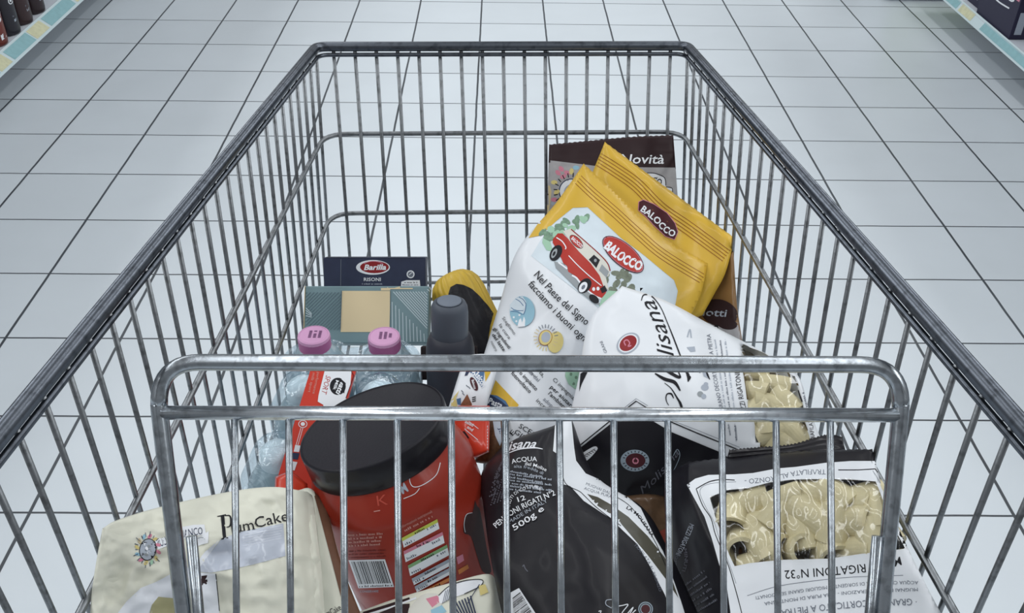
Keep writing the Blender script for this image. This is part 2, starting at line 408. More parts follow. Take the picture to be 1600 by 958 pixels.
class Printer:
    """lays flat artwork, drawn in photograph coordinates, onto one solid surface"""
    def __init__(s, mb, verts, faces):
        s.mb = mb; s.bvh = BVHTree.FromPolygons([tuple(v) for v in verts], faces); s.layer = 0; s.px = None; s.nb = len(faces); s.lift = 0.0; s.seen = []; s.force = 0
    def _lay(s, v2, f2, m, off=None, grid=5.0, bumpy=0.0):
        if not f2: return
        bb = (min(p[0] for p in v2), max(p[0] for p in v2), min(p[1] for p in v2), max(p[1] for p in v2))
        lv = 1 + max([q[4] for q in s.seen if q[0] < bb[1] and q[1] > bb[0] and q[2] < bb[3] and q[3] > bb[2]], default=0)
        if s.force: lv = s.force
        s.seen.append((*bb, lv))
        o = (0.00038 + 0.00006 * min(lv, 50) + s.lift) if off is None else off
        bm = bmesh.new(); vs = [bm.verts.new((x, y, 0)) for x, y in v2]
        for f in f2:
            try: bm.faces.new([vs[i] for i in f])
            except ValueError: pass
        bm.normal_update()
        big = [f for f in bm.faces if len(f.verts) > 4]
        if big: bmesh.ops.triangulate(bm, faces=big)
        xs = [p[0] for p in v2]; ys = [p[1] for p in v2]
        for ax, lo, hi in ((0, min(xs), max(xs)), (1, min(ys), max(ys))):
            k = math.floor(lo / grid) + 1
            while k * grid < hi:
                co = [0, 0, 0]; no = [0, 0, 0]; co[ax] = k * grid; no[ax] = 1
                bmesh.ops.bisect_plane(bm, geom=bm.verts[:] + bm.edges[:] + bm.faces[:], plane_co=co, plane_no=no, dist=1e-5)
                k += 1
        bm.verts.ensure_lookup_table(); hit = {}
        for v in bm.verts:
            d = ray(v.co.x, v.co.y).normalized()
            loc, no, idx, dist = s.bvh.ray_cast(EYE, d)
            if loc is None: continue
            if no.dot(d) > 0: no = -no
            w = o + (bumpy * (0.5 + noise.noise(Vector((v.co.x * .05, v.co.y * .05, 3.3)))) if bumpy else 0)
            hit[v] = loc - d * w * 0.6 + no * w * 0.4
        V = []; idx = {}; F_ = []
        for f in bm.faces:
            if any(v not in hit for v in f.verts): continue
            L = [hit[v] for v in f.verts]
            if max((L[i] - L[i - 1]).length for i in range(len(L))) > 0.035: continue
            q = []
            for v in f.verts:
                if v not in idx: idx[v] = len(V); V.append(hit[v])
                q.append(idx[v])
            # front towards the viewer's side
            n = (L[1] - L[0]).cross(L[2] - L[0])
            if n.dot(L[0] - EYE) > 0: q.reverse()
            F_.append(q)
        bm.free()
        s.mb.add(V, F_, m)
    def poly(s, pts, m, smooth=0, **k):
        if smooth: pts = catmull(list(pts) + [pts[0]], smooth)[:-1]
        ar = abs(sum(pts[i - 1][0] * pts[i][1] - pts[i][0] * pts[i - 1][1] for i in range(len(pts)))) / 2
        if ar > 500 and 'off' not in k: s.under(pts, m)
        s._lay(pts, [tuple(range(len(pts)))], m, **k)
    def under(s, pts, m):
        """the film below a large printed field takes the same colour"""
        if not s.mb.v: return
        if s.px is None:
            s.px = []
            for v in s.mb.v:
                r = v - EYE; z = r.dot(_F); s.px.append((800 + FPX * r.dot(_R) / z, 479 - FPX * r.dot(_U) / z))
        k = None; x0 = min(p[0] for p in pts); x1 = max(p[0] for p in pts); y0 = min(p[1] for p in pts); y1 = max(p[1] for p in pts)
        for i in range(s.nb):
            f = s.mb.f[i]
            if all(x0 <= s.px[q][0] <= x1 and y0 <= s.px[q][1] <= y1 for q in f) and all(in_poly(*s.px[q], pts) for q in f):
                if k is None: k = s.mb.mi(m)
                s.mb.m[i] = k
    def ell(s, cx, cy, a, b, ang, m, n=28, a0=0, a1=360, **k):
        c, q = math.cos(math.radians(ang)), math.sin(math.radians(ang)); pts = []
        for i in range(n):
            t = math.radians(a0 + (a1 - a0) * i / n); x, y = a * math.cos(t), b * math.sin(t)
            pts.append((cx + x * c - y * q, cy + x * q + y * c))
        s.poly(pts, m, **k)
    def ring(s, cx, cy, a, b, ang, w, m, n=32):
        c, q = math.cos(math.radians(ang)), math.sin(math.radians(ang)); v = []; f = []
        for i in range(n):
            t = 2 * math.pi * i / n
            for k in (0, w):
                x, y = (a - k) * math.cos(t), (b - k) * math.sin(t); v.append((cx + x * c - y * q, cy + x * q + y * c))
        for i in range(n):
            j = (i + 1) % n; f.append((2 * i, 2 * i + 1, 2 * j + 1, 2 * j))
        s._lay(v, f, m)
    def stroke(s, pts, w, m, n=6, taper=False):
        p = catmull(pts, n) if len(pts) > 2 and n > 1 else list(pts)
        N = len(p); v = []; f = []
        W = w if isinstance(w, (list, tuple)) else None
        for i, (x, y) in enumerate(p):
            a = p[max(i - 1, 0)]; b = p[min(i + 1, N - 1)]
            dx, dy = b[0] - a[0], b[1] - a[1]; l = math.hypot(dx, dy) or 1
            t = i / max(1, N - 1)
            if W: q = t * (len(W) - 1); j = min(int(q), len(W) - 2); ww = lerp(W[j], W[j + 1], q - j)
            else: ww = w
            if taper: ww *= 0.25 + 0.75 * math.sin(math.pi * t)
            v += [(x - dy / l * ww / 2, y + dx / l * ww / 2), (x + dy / l * ww / 2, y - dx / l * ww / 2)]
        for i in range(N - 1): f.append((2 * i, 2 * i + 1, 2 * i + 3, 2 * i + 2))
        s._lay(v, f, m)
    def text(s, txt, path, h, m, bold=0.0, shear=0.0, lean=0.0):
        """letters of cap height h running along the path; the path is the baseline"""
        v, f = text_geo(txt, bold, shear)
        p = catmull(path, 8) if len(path) > 2 else list(path)
        seg = [0]
        for i in range(1, len(p)): seg.append(seg[-1] + math.dist(p[i], p[i - 1]))
        T = seg[-1]; out = []
        for (u, t) in v:
            q = u * T; i = 0
            while i < len(seg) - 2 and seg[i + 1] < q: i += 1
            k = (q - seg[i]) / max(1e-6, seg[i + 1] - seg[i])
            x = lerp(p[i][0], p[i + 1][0], k); y = lerp(p[i][1], p[i + 1][1], k)
            dx, dy = p[i + 1][0] - p[i][0], p[i + 1][1] - p[i][1]; l = math.hypot(dx, dy)
            dx /= l; dy /= l
            out.append((x + (dy + dx * lean) * t * h, y + (-dx + dy * lean) * t * h))
        s._lay(out, f, m)
    def words(s, p0, p1, h, m, seed=0, fill=0.8):
        """a line of print too small to read: a row of short marks"""
        rnd = random.Random(seed); L = math.dist(p0, p1); dx, dy = (p1[0] - p0[0]) / L, (p1[1] - p0[1]) / L
        q = 0; v = []; f = []
        while q < L:
            w = min(rnd.uniform(h * .5, h * 0.95), L - q)
            hh = h * rnd.choice((0.7, 0.7, 1.0))
            a = (p0[0] + dx * q, p0[1] + dy * q); b = (a[0] + dx * w * 0.62, a[1] + dy * w * 0.62)
            k = len(v); v += [a, b, (b[0] + dy * hh, b[1] - dx * hh), (a[0] + dy * hh, a[1] - dx * hh)]; f.append((k, k + 1, k + 2, k + 3))
            q += w + (h * 0.7 if rnd.random() < 0.2 else 0)
        s._lay(v, f, m)
    def bars(s, quad, m, n=26, seed=1, lo=0.06, hi=0.86):
        """barcode bars inside a quad (p0 p1 top edge, p3 p2 bottom edge)"""
        rnd = random.Random(seed); p0, p1, p2, p3 = quad; t = 0.06; v = []; f = []
        mix = lambda a, b, q: (lerp(a[0], b[0], q), lerp(a[1], b[1], q))
        while t < 0.94:
            w = rnd.choice((.008, .012, .02, .028)); a, b = mix(p0, p1, t), mix(p0, p1, t + w); c, d = mix(p3, p2, t + w), mix(p3, p2, t)
            k = len(v); v += [mix(a, d, lo), mix(b, c, lo), mix(b, c, hi), mix(a, d, hi)]; f.append((k, k + 1, k + 2, k + 3))
            t += w + rnd.choice((.010, .016, .024))
        s._lay(v, f, m)

def in_poly(x, y, poly):
    c = False; j = len(poly) - 1
    for i in range(len(poly)):
        xi, yi = poly[i]; xj, yj = poly[j]
        if (yi > y) != (yj > y) and x < (xj - xi) * (y - yi) / (yj - yi) + xi: c = not c
        j = i
    return c
def net_eval(net, u, v, crease=()):
    R_, C_ = len(net), len(net[0])
    def cr(vals, t, cre=()):
        N = len(vals); q = t * (N - 1); i = min(int(q), N - 2); k = q - i
        p1, p2 = vals[i], vals[i + 1]
        p0 = vals[i - 1] if i > 0 and i not in cre else tuple(2 * a - b for a, b in zip(p1, p2))
        p3 = vals[i + 2] if i + 2 < N and (i + 1) not in cre else tuple(2 * b - a for a, b in zip(p1, p2))
        return tuple(0.5 * ((2 * b) + (-a + c) * k + (2 * a - 5 * b + 4 * c - d) * k * k + (-a + 3 * b - 3 * c + d) * k ** 3) for a, b, c, d in zip(p0, p1, p2, p3))
    rows = [cr(r, u, crease) for r in net]
    return cr(rows, v)
def bag(net, m, thick=0.05, away=None, res=(46, 46), wr=0.0016, wf=1.5, seed=0, crease=(), well=None, wdepth=0.012,
        edge=0.012, ripple=None, jag=0.0, crumple=0.0):
    """soft packet: the seen face goes through a net of points, a back face closes it.
    returns (MB, printer on the seen face)"""
    away = (_F * 0.75 + Vector((0, 0, -0.6))).normalized() if away is None else away.normalized()
    nu, nv = res; front = []; full = []; pxs = []
    for j in range(nv + 1):
        for i in range(nu + 1):
            u, v = i / nu, j / nv
            x, y, d = net_eval(net, u, v, crease)
            if jag and j == 0: y += jag * (1 if i % 2 else -1)
            e = min(1, min(u, 1 - u) / 0.10) * min(1, min(v, 1 - v) / 0.08)
            p = P(x, y, d); q = p * (10 * wf) + Vector((seed * 7.1, seed * 3.3, 0))
            a = noise.noise(q) * 1.1 + (0.28 - abs(noise.noise(q * 1.9 + Vector((5, 5, 5))))) * 1.6 + (0.25 - abs(noise.noise(q * 4.3))) * 0.5
            if crumple: a -= crumple * (noise.voronoi(q * 1.5)[0][0] * 2.2 + noise.voronoi(q * 3.7)[0][0] * 0.9 - 1.2)
            dd = -wr * a * (0.4 + 0.6 * e) + edge * (1 - math.sqrt(max(0, 1 - (1 - e) ** 2))) * 0.8
            if ripple and v < ripple[0]: dd += ripple[1] * math.sin(v / ripple[0] * math.pi * 2 * ripple[2])
            pf = P(x, y, d + dd); full.append(pf)
            if well and in_poly(x, y, well): pf = P(x, y, d + dd + wdepth)
            front.append(pf); pxs.append((x, y))
    n1 = nu + 1
    faces = [(j * n1 + i, (j + 1) * n1 + i, (j + 1) * n1 + i + 1, j * n1 + i + 1) for j in range(nv) for i in range(nu)]
    ctr = sum(front, Vector()) / len(front)
    back = []
    for j in range(nv + 1):
        for i in range(nu + 1):
            u, v = i / nu, j / nv
            e = max(0, min(1, min(u, 1 - u, v * 1.2, (1 - v) * 1.2) / 0.22)); t = 0.02 + 0.98 * math.sqrt(1 - (1 - e) ** 2)
            p = full[j * n1 + i] * 1.0
            p = p.lerp(ctr, 0.10 * e)
            back.append(p + away * (0.0015 + thick * t + (0.022 if (well and e > 0) else 0) * min(1, e * 4)))
    k = len(front)
    bf = [(a + k, d + k, c + k, b + k) for a, b, c, d in faces]
    side = []
    bd = [i for i in range(n1)] + [j * n1 + nu for j in range(1, nv + 1)] + [nv * n1 + i for i in range(nu - 1, -1, -1)] + [j * n1 for j in range(nv - 1, 0, -1)]
    for a in range(len(bd)):
        p, q = bd[a], bd[(a + 1) % len(bd)]; side.append((p, q, q + k, p + k))
    mb = MB(); mb.add(front + back, faces + bf + side, m)
    pr = Printer(mb, full, faces)
    return mb, pr
def hexa(c, ax, ay, az, m, mb=None):
    """box from a corner and three edge vectors"""
    mb = mb or MB(); v = [c, c + ax, c + ax + ay, c + ay, c + az, c + ax + az, c + ax + ay + az, c + ay + az]
    f = [(0,3,2,1),(4,5,6,7),(0,1,5,4),(1,2,6,5),(2,3,7,6),(3,0,4,7)]
    if ax.cross(ay).dot(az) < 0: f = [tuple(reversed(q)) for q in f]
    mb.add(v, f, m); return mb, v, f
def soften(o, w=0.002, seg=2):
    md = o.modifiers.new('soft_edges', 'BEVEL'); md.width = w; md.segments = seg; md.limit_method = 'ANGLE'; md.angle_limit = math.radians(50)
def CR(x0, y0, s):
    """crop coordinates -> photograph coordinates"""
    return lambda pts: [(x0 + x / s, y0 + y / s) for x, y in pts]

# packaging materials
W_PAPER = mat('white_film', srgb(229, 233, 238), 0.42, coat=0.15)
K_FILM = mat('black_film', srgb(24, 23, 29), 0.42, coat=0.03)
CREAM = mat('cream_paper', srgb(224, 224, 209), 0.6)
YELLOW = mat('yellow_film', srgb(214, 174, 62), 0.38, coat=0.15)
BROWN = mat('dark_brown_film', srgb(46, 28, 31), 0.45)
GREYB = mat('grey_kraft', srgb(168, 166, 168), 0.6, vary=0.12, vscale=90)
INK = mat('ink_black', srgb(22, 22, 29), 0.5)
INKG = mat('ink_grey', srgb(110, 116, 128), 0.5)
INKL = mat('ink_light_grey', srgb(168, 176, 188), 0.5)
INKW = mat('ink_white', srgb(232, 235, 240), 0.45)
INKD = mat('ink_dim', srgb(100, 102, 112), 0.5)
RED = mat('red_print', srgb(176, 52, 42), 0.4)
DRED = mat('dark_red_print', srgb(140, 38, 42), 0.4)
MAROON = mat('maroon_print', srgb(70, 24, 32), 0.4)
ORANGE = mat('brown_line', srgb(150, 92, 30), 0.5)
NAVY = mat('navy_print', srgb(46, 56, 84), 0.45)
BLUE = mat('blue_print', srgb(146, 188, 206), 0.5)
DBLUE = mat('mid_blue_print', srgb(78, 112, 152), 0.45)
GREEN = mat('green_print', srgb(124, 156, 132), 0.5, vary=0.35, vscale=160)
LGREEN = mat('light_green_print', srgb(160, 198, 172), 0.5)
SKYP = mat('pale_sky_print', srgb(212, 224, 232), 0.45, vary=0.06, vscale=40)
BUSH = mat('bush_print', srgb(120, 128, 112), 0.5, vary=0.3, vscale=200)
PGREY = mat('grey_print', srgb(150, 156, 160), 0.45)
CREAMP = mat('cream_print', srgb(212, 211, 202), 0.45)
PINK = mat('pink_print', srgb(206, 130, 150), 0.45)
TAN = mat('tan_print', srgb(206, 188, 146), 0.5)
OLIVE = mat('dark_olive_film', srgb(82, 80, 70), 0.3, coat=0.5)
ORED = mat('orange_red_film', srgb(214, 66, 44), 0.3, coat=0.5)
PALEY = mat('pale_yellow_print', srgb(214, 198, 130), 0.5)

cartload = 'groceries in the wire cart'

# ---------------------------------------------------------------- 1 brown packet against the front grid
mb, pr = bag([[(858, 226, 1.425), (920, 220, 1.425), (985, 214, 1.425), (1052, 211, 1.425)],
              [(856, 290, 1.425), (920, 288, 1.41), (985, 286, 1.41), (1057, 280, 1.43)],
              [(854, 370, 1.45), (920, 370, 1.43), (985, 370, 1.43), (1062, 360, 1.45)],
              [(856, 480, 1.48), (920, 480, 1.46), (985, 480, 1.46), (1066, 470, 1.48)]], BROWN, 0.012, _F, wr=.0012, seed=1, edge=.004, ripple=(.12, .0010, 3), jag=.6)
c = CR(840, 180, 4.3556)
pr.poly(c([(70, 306), (390, 345), (700, 355), (940, 357), (965, 600), (970, 1300), (60, 1300)]), GREYB)
pr.poly(c([(68, 420), (95, 520), (80, 640), (70, 900), (60, 900)]), TAN)
pr.text('Novità', c([(560, 328), (860, 330)]), 15, INKW, bold=.012, shear=.15)
pr.ell(893, 299, 20, 20, 0, INKW); pr.ring(893, 299, 20, 20, 0, 1.6, NAVY)
pr.ell(893, 301, 12, 13, 0, INKL); pr.stroke(c([(180, 540), (215, 490), (250, 540), (220, 580)]), 1.2, INK); pr.ell(888, 300, 3, 4, 0, INK)
for (x, y, m) in ((872, 270, PINK), (880, 276, PINK), (886, 270, PINK), (877, 264, PINK), (900, 262, BLUE), (893, 268, PALEY), (866, 285, PALEY), (870, 300, PALEY), (866, 312, PINK)):
    pr.ell(x, y, 5, 3.4, (x * 37) % 180, m)
for a in range(150, 285, 18):
    q = math.radians(a); pr.stroke([(893 + 22 * math.cos(q), 299 + 22 * math.sin(q)), (893 + 28 * math.cos(q), 299 + 29 * math.sin(q))], 1.5, INK, 1)
pr.poly(c([(740, 395), (790, 395), (865, 425), (875, 500), (840, 480), (760, 420)]), INKW); pr.stroke(c([(745, 393), (800, 397), (862, 425), (872, 480)]), 1.3, INK)
pr.text('CO', c([(772, 462), (838, 482)]), 11, INK, bold=.01)
pr.poly(c([(870, 490), (915, 500), (915, 560), (880, 540)]), INKW); pr.stroke(c([(860, 488), (915, 498), (912, 560)]), 1.0, INK)
for k in range(4): pr.ell(864 + k * 3, 318 + (k % 2) * 6, 3.2, 2.6, 0, INKL)
o = mb.build('biscuit_packet'); tag(o, 'dark brown and grey biscuit packet with white script, standing against the front grid', 'food packet', cartload)

mb, pr = bag([[(1090, 395, 1.32), (1118, 390, 1.304), (1146, 392, 1.272)],
              [(1088, 470, 1.305), (1120, 470, 1.284), (1152, 478, 1.260)],
              [(1090, 560, 1.285), (1125, 560, 1.265), (1163, 552, 1.245)]], mat('bronze_film', srgb(132, 98, 58), .35, coat=.3), 0.006, seed=2, res=(24, 30))
c = CR(900, 420, 3.9925)
pr.poly(c([(780, 330), (900, 350), (1010, 330), (1030, 440), (1060, 560), (800, 560)]), GREYB)
pr.ell(1124, 489, 29, 21, 15, BROWN); pr.ell(1136, 506, 16, 9, 10, BROWN)
pr.text('iotti', c([(790, 292), (942, 300)]), 12, INKL, bold=.01, shear=.1)
pr.poly(c([(845, 360), (885, 350), (890, 378), (850, 380)]), INK); pr.text('8', c([(860, 377), (882, 379)]), 4, INKW)
o = mb.build('biscuit_packet'); tag(o, 'bronze coloured biscuit packet with a dark round badge, half hidden at the right side', 'food packet', cartload)

# ---------------------------------------------------------------- 2 the two yellow biscuit bags
mb, pr = bag([[(945, 222, 1.355), (1010, 270, 1.34), (1080, 322, 1.33), (1148, 372, 1.275)],
              [(918, 290, 1.345), (990, 340, 1.315), (1065, 395, 1.30), (1134, 425, 1.262)],
              [(890, 370, 1.335), (970, 420, 1.30), (1045, 460, 1.285), (1117, 458, 1.265)],
              [(880, 440, 1.325), (960, 480, 1.30), (1040, 510, 1.285), (1098, 492, 1.265)]], YELLOW, 0.010, seed=3, wr=.0022, ripple=(.12, .0012, 3), jag=.5)
c = CR(840, 180, 4.3556)
for k in range(5):
    dx, dy = -3.0 * k, 3.9 * k
    pr.stroke([(x + dx, y + dy) for x, y in c([(435, 262), (560, 340), (700, 440), (860, 600), (1060, 740), (1312, 925)])], 1.1, ORANGE, 5)
lab = c([(688, 590), (720, 576), (790, 605), (880, 665), (935, 735), (955, 795), (932, 848), (870, 825), (790, 750), (735, 690), (685, 648)])
pr.poly(lab, MAROON); pr.stroke(lab + [lab[0]], 1.0, PINK, 1)
pr.text('BALOCCO', c([(698, 650), (780, 712), (855, 790), (925, 832)]), 10.5, INKW, bold=.025)
o = mb.build('biscuit_bag'); tag(o, 'yellow biscuit bag with a maroon badge, standing behind the bag with the red car', 'food bag', cartload)

CARBASE = mb
mb, pr = bag([[(912, 256, 1.31), (975, 313, 1.29), (1040, 372, 1.28), (1106, 412, 1.27)],
              [(868, 318, 1.27), (935, 375, 1.235), (1012, 430, 1.225), (1090, 472, 1.235)],
              [(808, 392, 1.23), (870, 432, 1.178), (950, 500, 1.17), (1040, 560, 1.20)],
              [(779, 480, 1.205), (840, 520, 1.145), (930, 580, 1.15), (1010, 620, 1.20)],
              [(747, 580, 1.145), (812, 625, 1.105), (880, 655, 1.12), (960, 700, 1.16)],
              [(712, 660, 1.12), (780, 715, 1.085), (850, 735, 1.10), (930, 770, 1.14)]], W_PAPER, 0.030, seed=4, wr=.0026, wf=1.3, res=(50, 64), jag=.5)
c = CR(740, 320, 3.9925)
pr.poly([(930, 300), (985, 350), (1050, 400), (1080, 440), (1078, 495), (1050, 520), (960, 500), (830, 400), (860, 350), (900, 300)], SKYP)
pr.lift = .0003
pr.poly([(906, 250), (1112, 408), (1104, 450), (1080, 494), (1054, 482), (1059, 455), (1053, 438), (1036, 424), (1006, 399), (970, 372), (942, 346), (918, 324), (895, 325), (870, 345), (845, 368), (826, 372), (860, 320)], YELLOW)
for k in range(4):
    dx, dy = -3.0 * k, 3.9 * k
    pr.stroke([(x + dx, y + dy) for x, y in [(908, 275), (930, 296), (965, 326), (1000, 358), (1040, 392), (1102, 430)]], 1.1, ORANGE, 5)
c7 = CR(740, 330, 6.841)
rnd = random.Random(5)
for k in range(26):
    t = rnd.random(); x = lerp(770, 1180, t) + rnd.uniform(-40, 40); y = lerp(260, 60, t * .9) + rnd.uniform(-60, 90) * (1 - .5 * t)
    pr.force = 3 if k % 3 else 4
    pr.ell(*c7([(x, y)])[0], rnd.uniform(4, 8), rnd.uniform(3, 6), rnd.uniform(0, 180), GREEN if k % 3 else LGREEN, n=10)
for k in range(16):
    pr.force = 3
    pr.ell(*c7([(rnd.uniform(1400, 1700), rnd.uniform(640, 860))])[0], rnd.uniform(5, 9), rnd.uniform(3, 6), rnd.uniform(0, 180), BUSH, n=10)
pr.force = 0
pr.poly(c7([(740, 290), (820, 330), (850, 430), (780, 420), (735, 340)]), LGREEN)
pr.poly(c7([(860, 540), (960, 560), (1060, 690), (1160, 780), (1300, 950), (1380, 1010), (1300, 1000), (1130, 860), (1000, 730), (880, 610)]), PGREY)
pr.poly(c7([(1370, 930), (1440, 850), (1560, 860), (1480, 1000), (1400, 1100), (1340, 1020)]), LGREEN)
pr.poly(c7([(848, 300), (900, 240), (950, 240), (1040, 330), (1130, 440), (1250, 560), (1340, 680), (1380, 770), (1420, 850), (1410, 880), (1370, 930), (1290, 900), (1220, 840), (1150, 770), (1080, 690), (1010, 650), (1000, 590), (960, 560), (925, 480), (940, 400), (900, 370), (870, 380), (845, 340)]), RED)
pr.poly(c7([(955, 218), (1040, 188), (1180, 305), (1300, 420), (1420, 520), (1460, 620), (1440, 700), (1410, 700), (1430, 790), (1445, 850), (1385, 800), (1345, 690), (1250, 560), (1130, 440), (1030, 325)]), CREAMP)
pr.stroke(c7([(1040, 195), (1190, 325), (1340, 460), (1430, 560), (1458, 640)]), 1.8, DRED)
pr.poly(c7([(1230, 520), (1285, 468), (1350, 525), (1310, 610)]), INK); pr.ell(*c7([(1300, 530)])[0], 2.2, 2.6, 0, PGREY)
pr.poly(c7([(1370, 570), (1445, 650), (1420, 715), (1338, 635)]), PGREY)
pr.stroke(c7([(1015, 478), (1110, 580), (1240, 700), (1365, 800)]), 1.4, INKW)
pr.stroke(c7([(885, 285), (945, 325), (985, 385), (980, 410)]), 1.6, INKW)
pr.stroke(c7([(905, 550), (960, 590), (1000, 620)]), 2.5, INKW); pr.stroke(c7([(1050, 690), (1100, 720), (1150, 790)]), 2.8, INKW)
pr.stroke(c7([(1215, 850), (1290, 905), (1365, 940)]), 2.4, INKW)
pr.ell(*c7([(1285, 940)])[0], 9, 5.5, 40, INK)
pr.ell(*c7([(880, 450)])[0], 13.5, 8.5, -60, INK); pr.ell(*c7([(862, 455)])[0], 8, 3.6, -65, PGREY); pr.ell(*c7([(860, 458)])[0], 4, 1.8, -65, INK)
pr.ell(*c7([(1185, 800)])[0], 13, 9.0, -52, INK); pr.ell(*c7([(1168, 815)])[0], 9.0, 5.6, -58, INKW); pr.ell(*c7([(1170, 815)])[0], 4, 2.4, -58, INKG)
pr.poly(c7([(1350, 830), (1400, 795), (1428, 855), (1372, 880)]), INK)
for q in ((1282, 835), (1328, 830)): pr.ell(*c7([q])[0], 2.4, 3, 0, INKW)
pr.ell(*c7([(1098, 330)])[0], 13.5, 6.6, 46, RED); pr.ring(*c7([(1098, 330)])[0], 13.5, 6.6, 46, 1.0, MAROON)
pr.text('BALOCCO', c7([(1040, 300), (1150, 400)]), 5.2, INKW, bold=.03)
pr.ell(973.5, 398, 40, 17.5, 40.5, MAROON); pr.ell(973.5, 398, 38.6, 16.2, 40.5, PINK); pr.ell(973.5, 398, 37.8, 15.5, 40.5, RED)
pr.text('BALOCCO', [(943, 387), (971, 410), (1000, 424)], 15, INKW, bold=.045)
pr.text('Nel Paese del Signo', [(834, 431), (870, 470), (915, 509)], 12.5, INK, bold=.005)
pr.text('facciamo i buoni ogni', [(825, 445), (865, 490), (913, 536)], 11.5, INK, bold=.005)
c2 = CR(740, 440, 7.27)
pr.ell(816.5, 487, 19.5, 24, 0, BLUE)
pr.poly(c2([(415, 270), (480, 190), (560, 170), (600, 230), (590, 340), (570, 370), (480, 320), (420, 340)]), SKYP)
for q in ([(430, 300), (480, 330), (570, 335)], [(480, 200), (530, 230), (570, 280)], [(520, 180), (570, 210), (600, 260)], [(425, 340), (500, 350), (560, 380)], [(600, 260), (590, 330), (570, 380)]):
    pr.stroke(c2(q), 1.1, DBLUE)
pr.poly(c2([(500, 520), (520, 440), (540, 420), (555, 470), (575, 400), (590, 440), (585, 515)]), W_PAPER)
for q in ((460, 410), (525, 385), (490, 455)): pr.ell(*c2([q])[0], 1.6, 1.6, 0, INKW)
pr.ell(*c2([(930, 690)])[0], 12, 17, 10, PALEY)
for k in range(22):
    q = math.radians(k * 360 / 22 + 6)
    pr.stroke(c2([(820 + 98 * math.cos(q), 640 + 110 * math.sin(q)), (820 + 140 * math.cos(q), 640 + 152 * math.sin(q))]), 1.3, PALEY if 2 < k < 9 else TAN if k < 14 else INKG, 1)
pr.ell(*c2([(815, 640)])[0], 10.5, 12.5, 20, ORANGE); pr.ell(*c2([(815, 640)])[0], 9.6, 11.6, 20, PALEY); pr.ell(*c2([(820, 635)])[0], 7, 8.5, 20, INKL)
pr.text('Scegliamo', c2([(325, 420), (460, 610)]), 5.2, INK); pr.text('la cura', c2([(290, 500), (400, 660)]), 5.2, INK)
pr.text('gli ingredienti', c2([(225, 540), (400, 770)]), 5.6, INK, bold=.02); pr.text('del latte', c2([(210, 610), (340, 800)]), 5.6, INK, bold=.02)
pr.text('nostro', c2([(195, 690), (250, 800)]), 5, INK)
pr.text('Produciamo', [(809, 562), (835, 590)], 5, INK)
pr.text('pulita,', [(832, 571), (848, 590)], 6.5, INK); pr.text('fatta dal', [(819, 575), (840, 597)], 6.5, INKG)
pr.text('nostro impianto', [(798, 570), (837, 611)], 6.5, INK, bold=.012); pr.text('fotovoltaico', [(798, 584), (827, 615)], 6.5, INK, bold=.012)
pr.text('Ci impegniamo', [(863, 594), (903, 633)], 6.5, INK); pr.text('per aiutare', [(859, 606), (895, 640)], 6.5, INK, bold=.012)
pr.text("l'ambiente", [(856, 616), (886, 644)], 6.5, INK, bold=.012); pr.text('adoperando', [(848, 625), (880, 655)], 6.5, INKG); pr.text('incentivi', [(837, 627), (864, 652)], 6.5, INK)
pr.text('bili', [(877, 668), (890, 680)], 7, INK)
for q, t in (([(793, 690), (806, 676)], 'TE'), ([(803, 676), (820, 690)], 'GIU'), ([(810, 668), (836, 684)], 'SCEG')): pr.text(t, q, 8, INK)
pr.poly([(884, 575), (908, 575), (907, 602), (900, 609), (888, 600), (883, 588)], LGREEN)
for q in ((892, 585), (900, 590), (896, 600)): pr.ell(*q, 2.2, 2.6, 0, GREEN)
c5 = CR(690, 560, 5.9875)
pr.poly(c5([(505, 205), (722, 437), (700, 470), (640, 465), (585, 395), (460, 340)]), YELLOW)
pr.poly(c5([(430, 335), (520, 350), (600, 400), (640, 470), (400, 500), (360, 470)]), NAVY); pr.poly(c5([(455, 340), (520, 350), (600, 400), (630, 460), (560, 400), (500, 365)]), DBLUE)
pr.text('Pasta', c5([(435, 420), (560, 470)]), 9.5, INKW, bold=.02)
o = mb.build('biscuit_bag'); tag(o, 'white and yellow biscuit bag printed with a small red car', 'food bag', cartload)

# ---------------------------------------------------------------- 3 boxes
TANB = mat('tan_cardboard', srgb(222, 204, 166), .55)
NAVYBOX = mat('navy_cardboard', srgb(54, 60, 82), .5, vary=.10, vscale=60)
TEALBOX = mat('teal_cardboard', srgb(120, 145, 151), .55)
def flat_box(name, tl, tr, d, height, thick, m, tilt=0.0):
    """carton whose seen face has its top edge on tl-tr and leans back"""
    a, b = P(*tl, d), P(*tr, d); ax = b - a; n = (_F + _U * tilt).normalized()
    n = (n - ax.normalized() * n.dot(ax.normalized())).normalized(); dn = ax.normalized().cross(n); 
    if dn.z > 0: dn = -dn
    mb, v, f = hexa(a, ax, dn * height, n * thick, m)
    return mb, Printer(mb, v, f), (a, ax, dn, n)
mb, pr, _ = flat_box('x', (505, 402.5), (665, 402.5), 1.362, .095, .030, NAVYBOX, 0.10)
c = CR(440, 380, 4.3556)
pr.stroke(c([(404, 110), (402, 290)]), 0.9, INKG, 1)
pr.stroke(c([(285, 96), (970, 98)]), 1.2, INK, 1)
pr.ell(*c([(622, 165)])[0], 26.5, 11.5, 0, INKW); pr.ell(*c([(632, 163)])[0], 22.5, 9.5, 0, DRED); pr.stroke(c([(560, 140), (600, 125), (650, 125), (690, 140)]), 1.0, PINK)
pr.text('Barilla', c([(560, 182), (712, 180)]), 8.5, INKW, bold=.03, shear=.25)
pr.text('RISONI', c([(560, 258), (675, 258)]), 5.6, INKW, bold=.01); pr.words(*c([(548, 282), (686, 282)]), 2.2, INKL, 3)
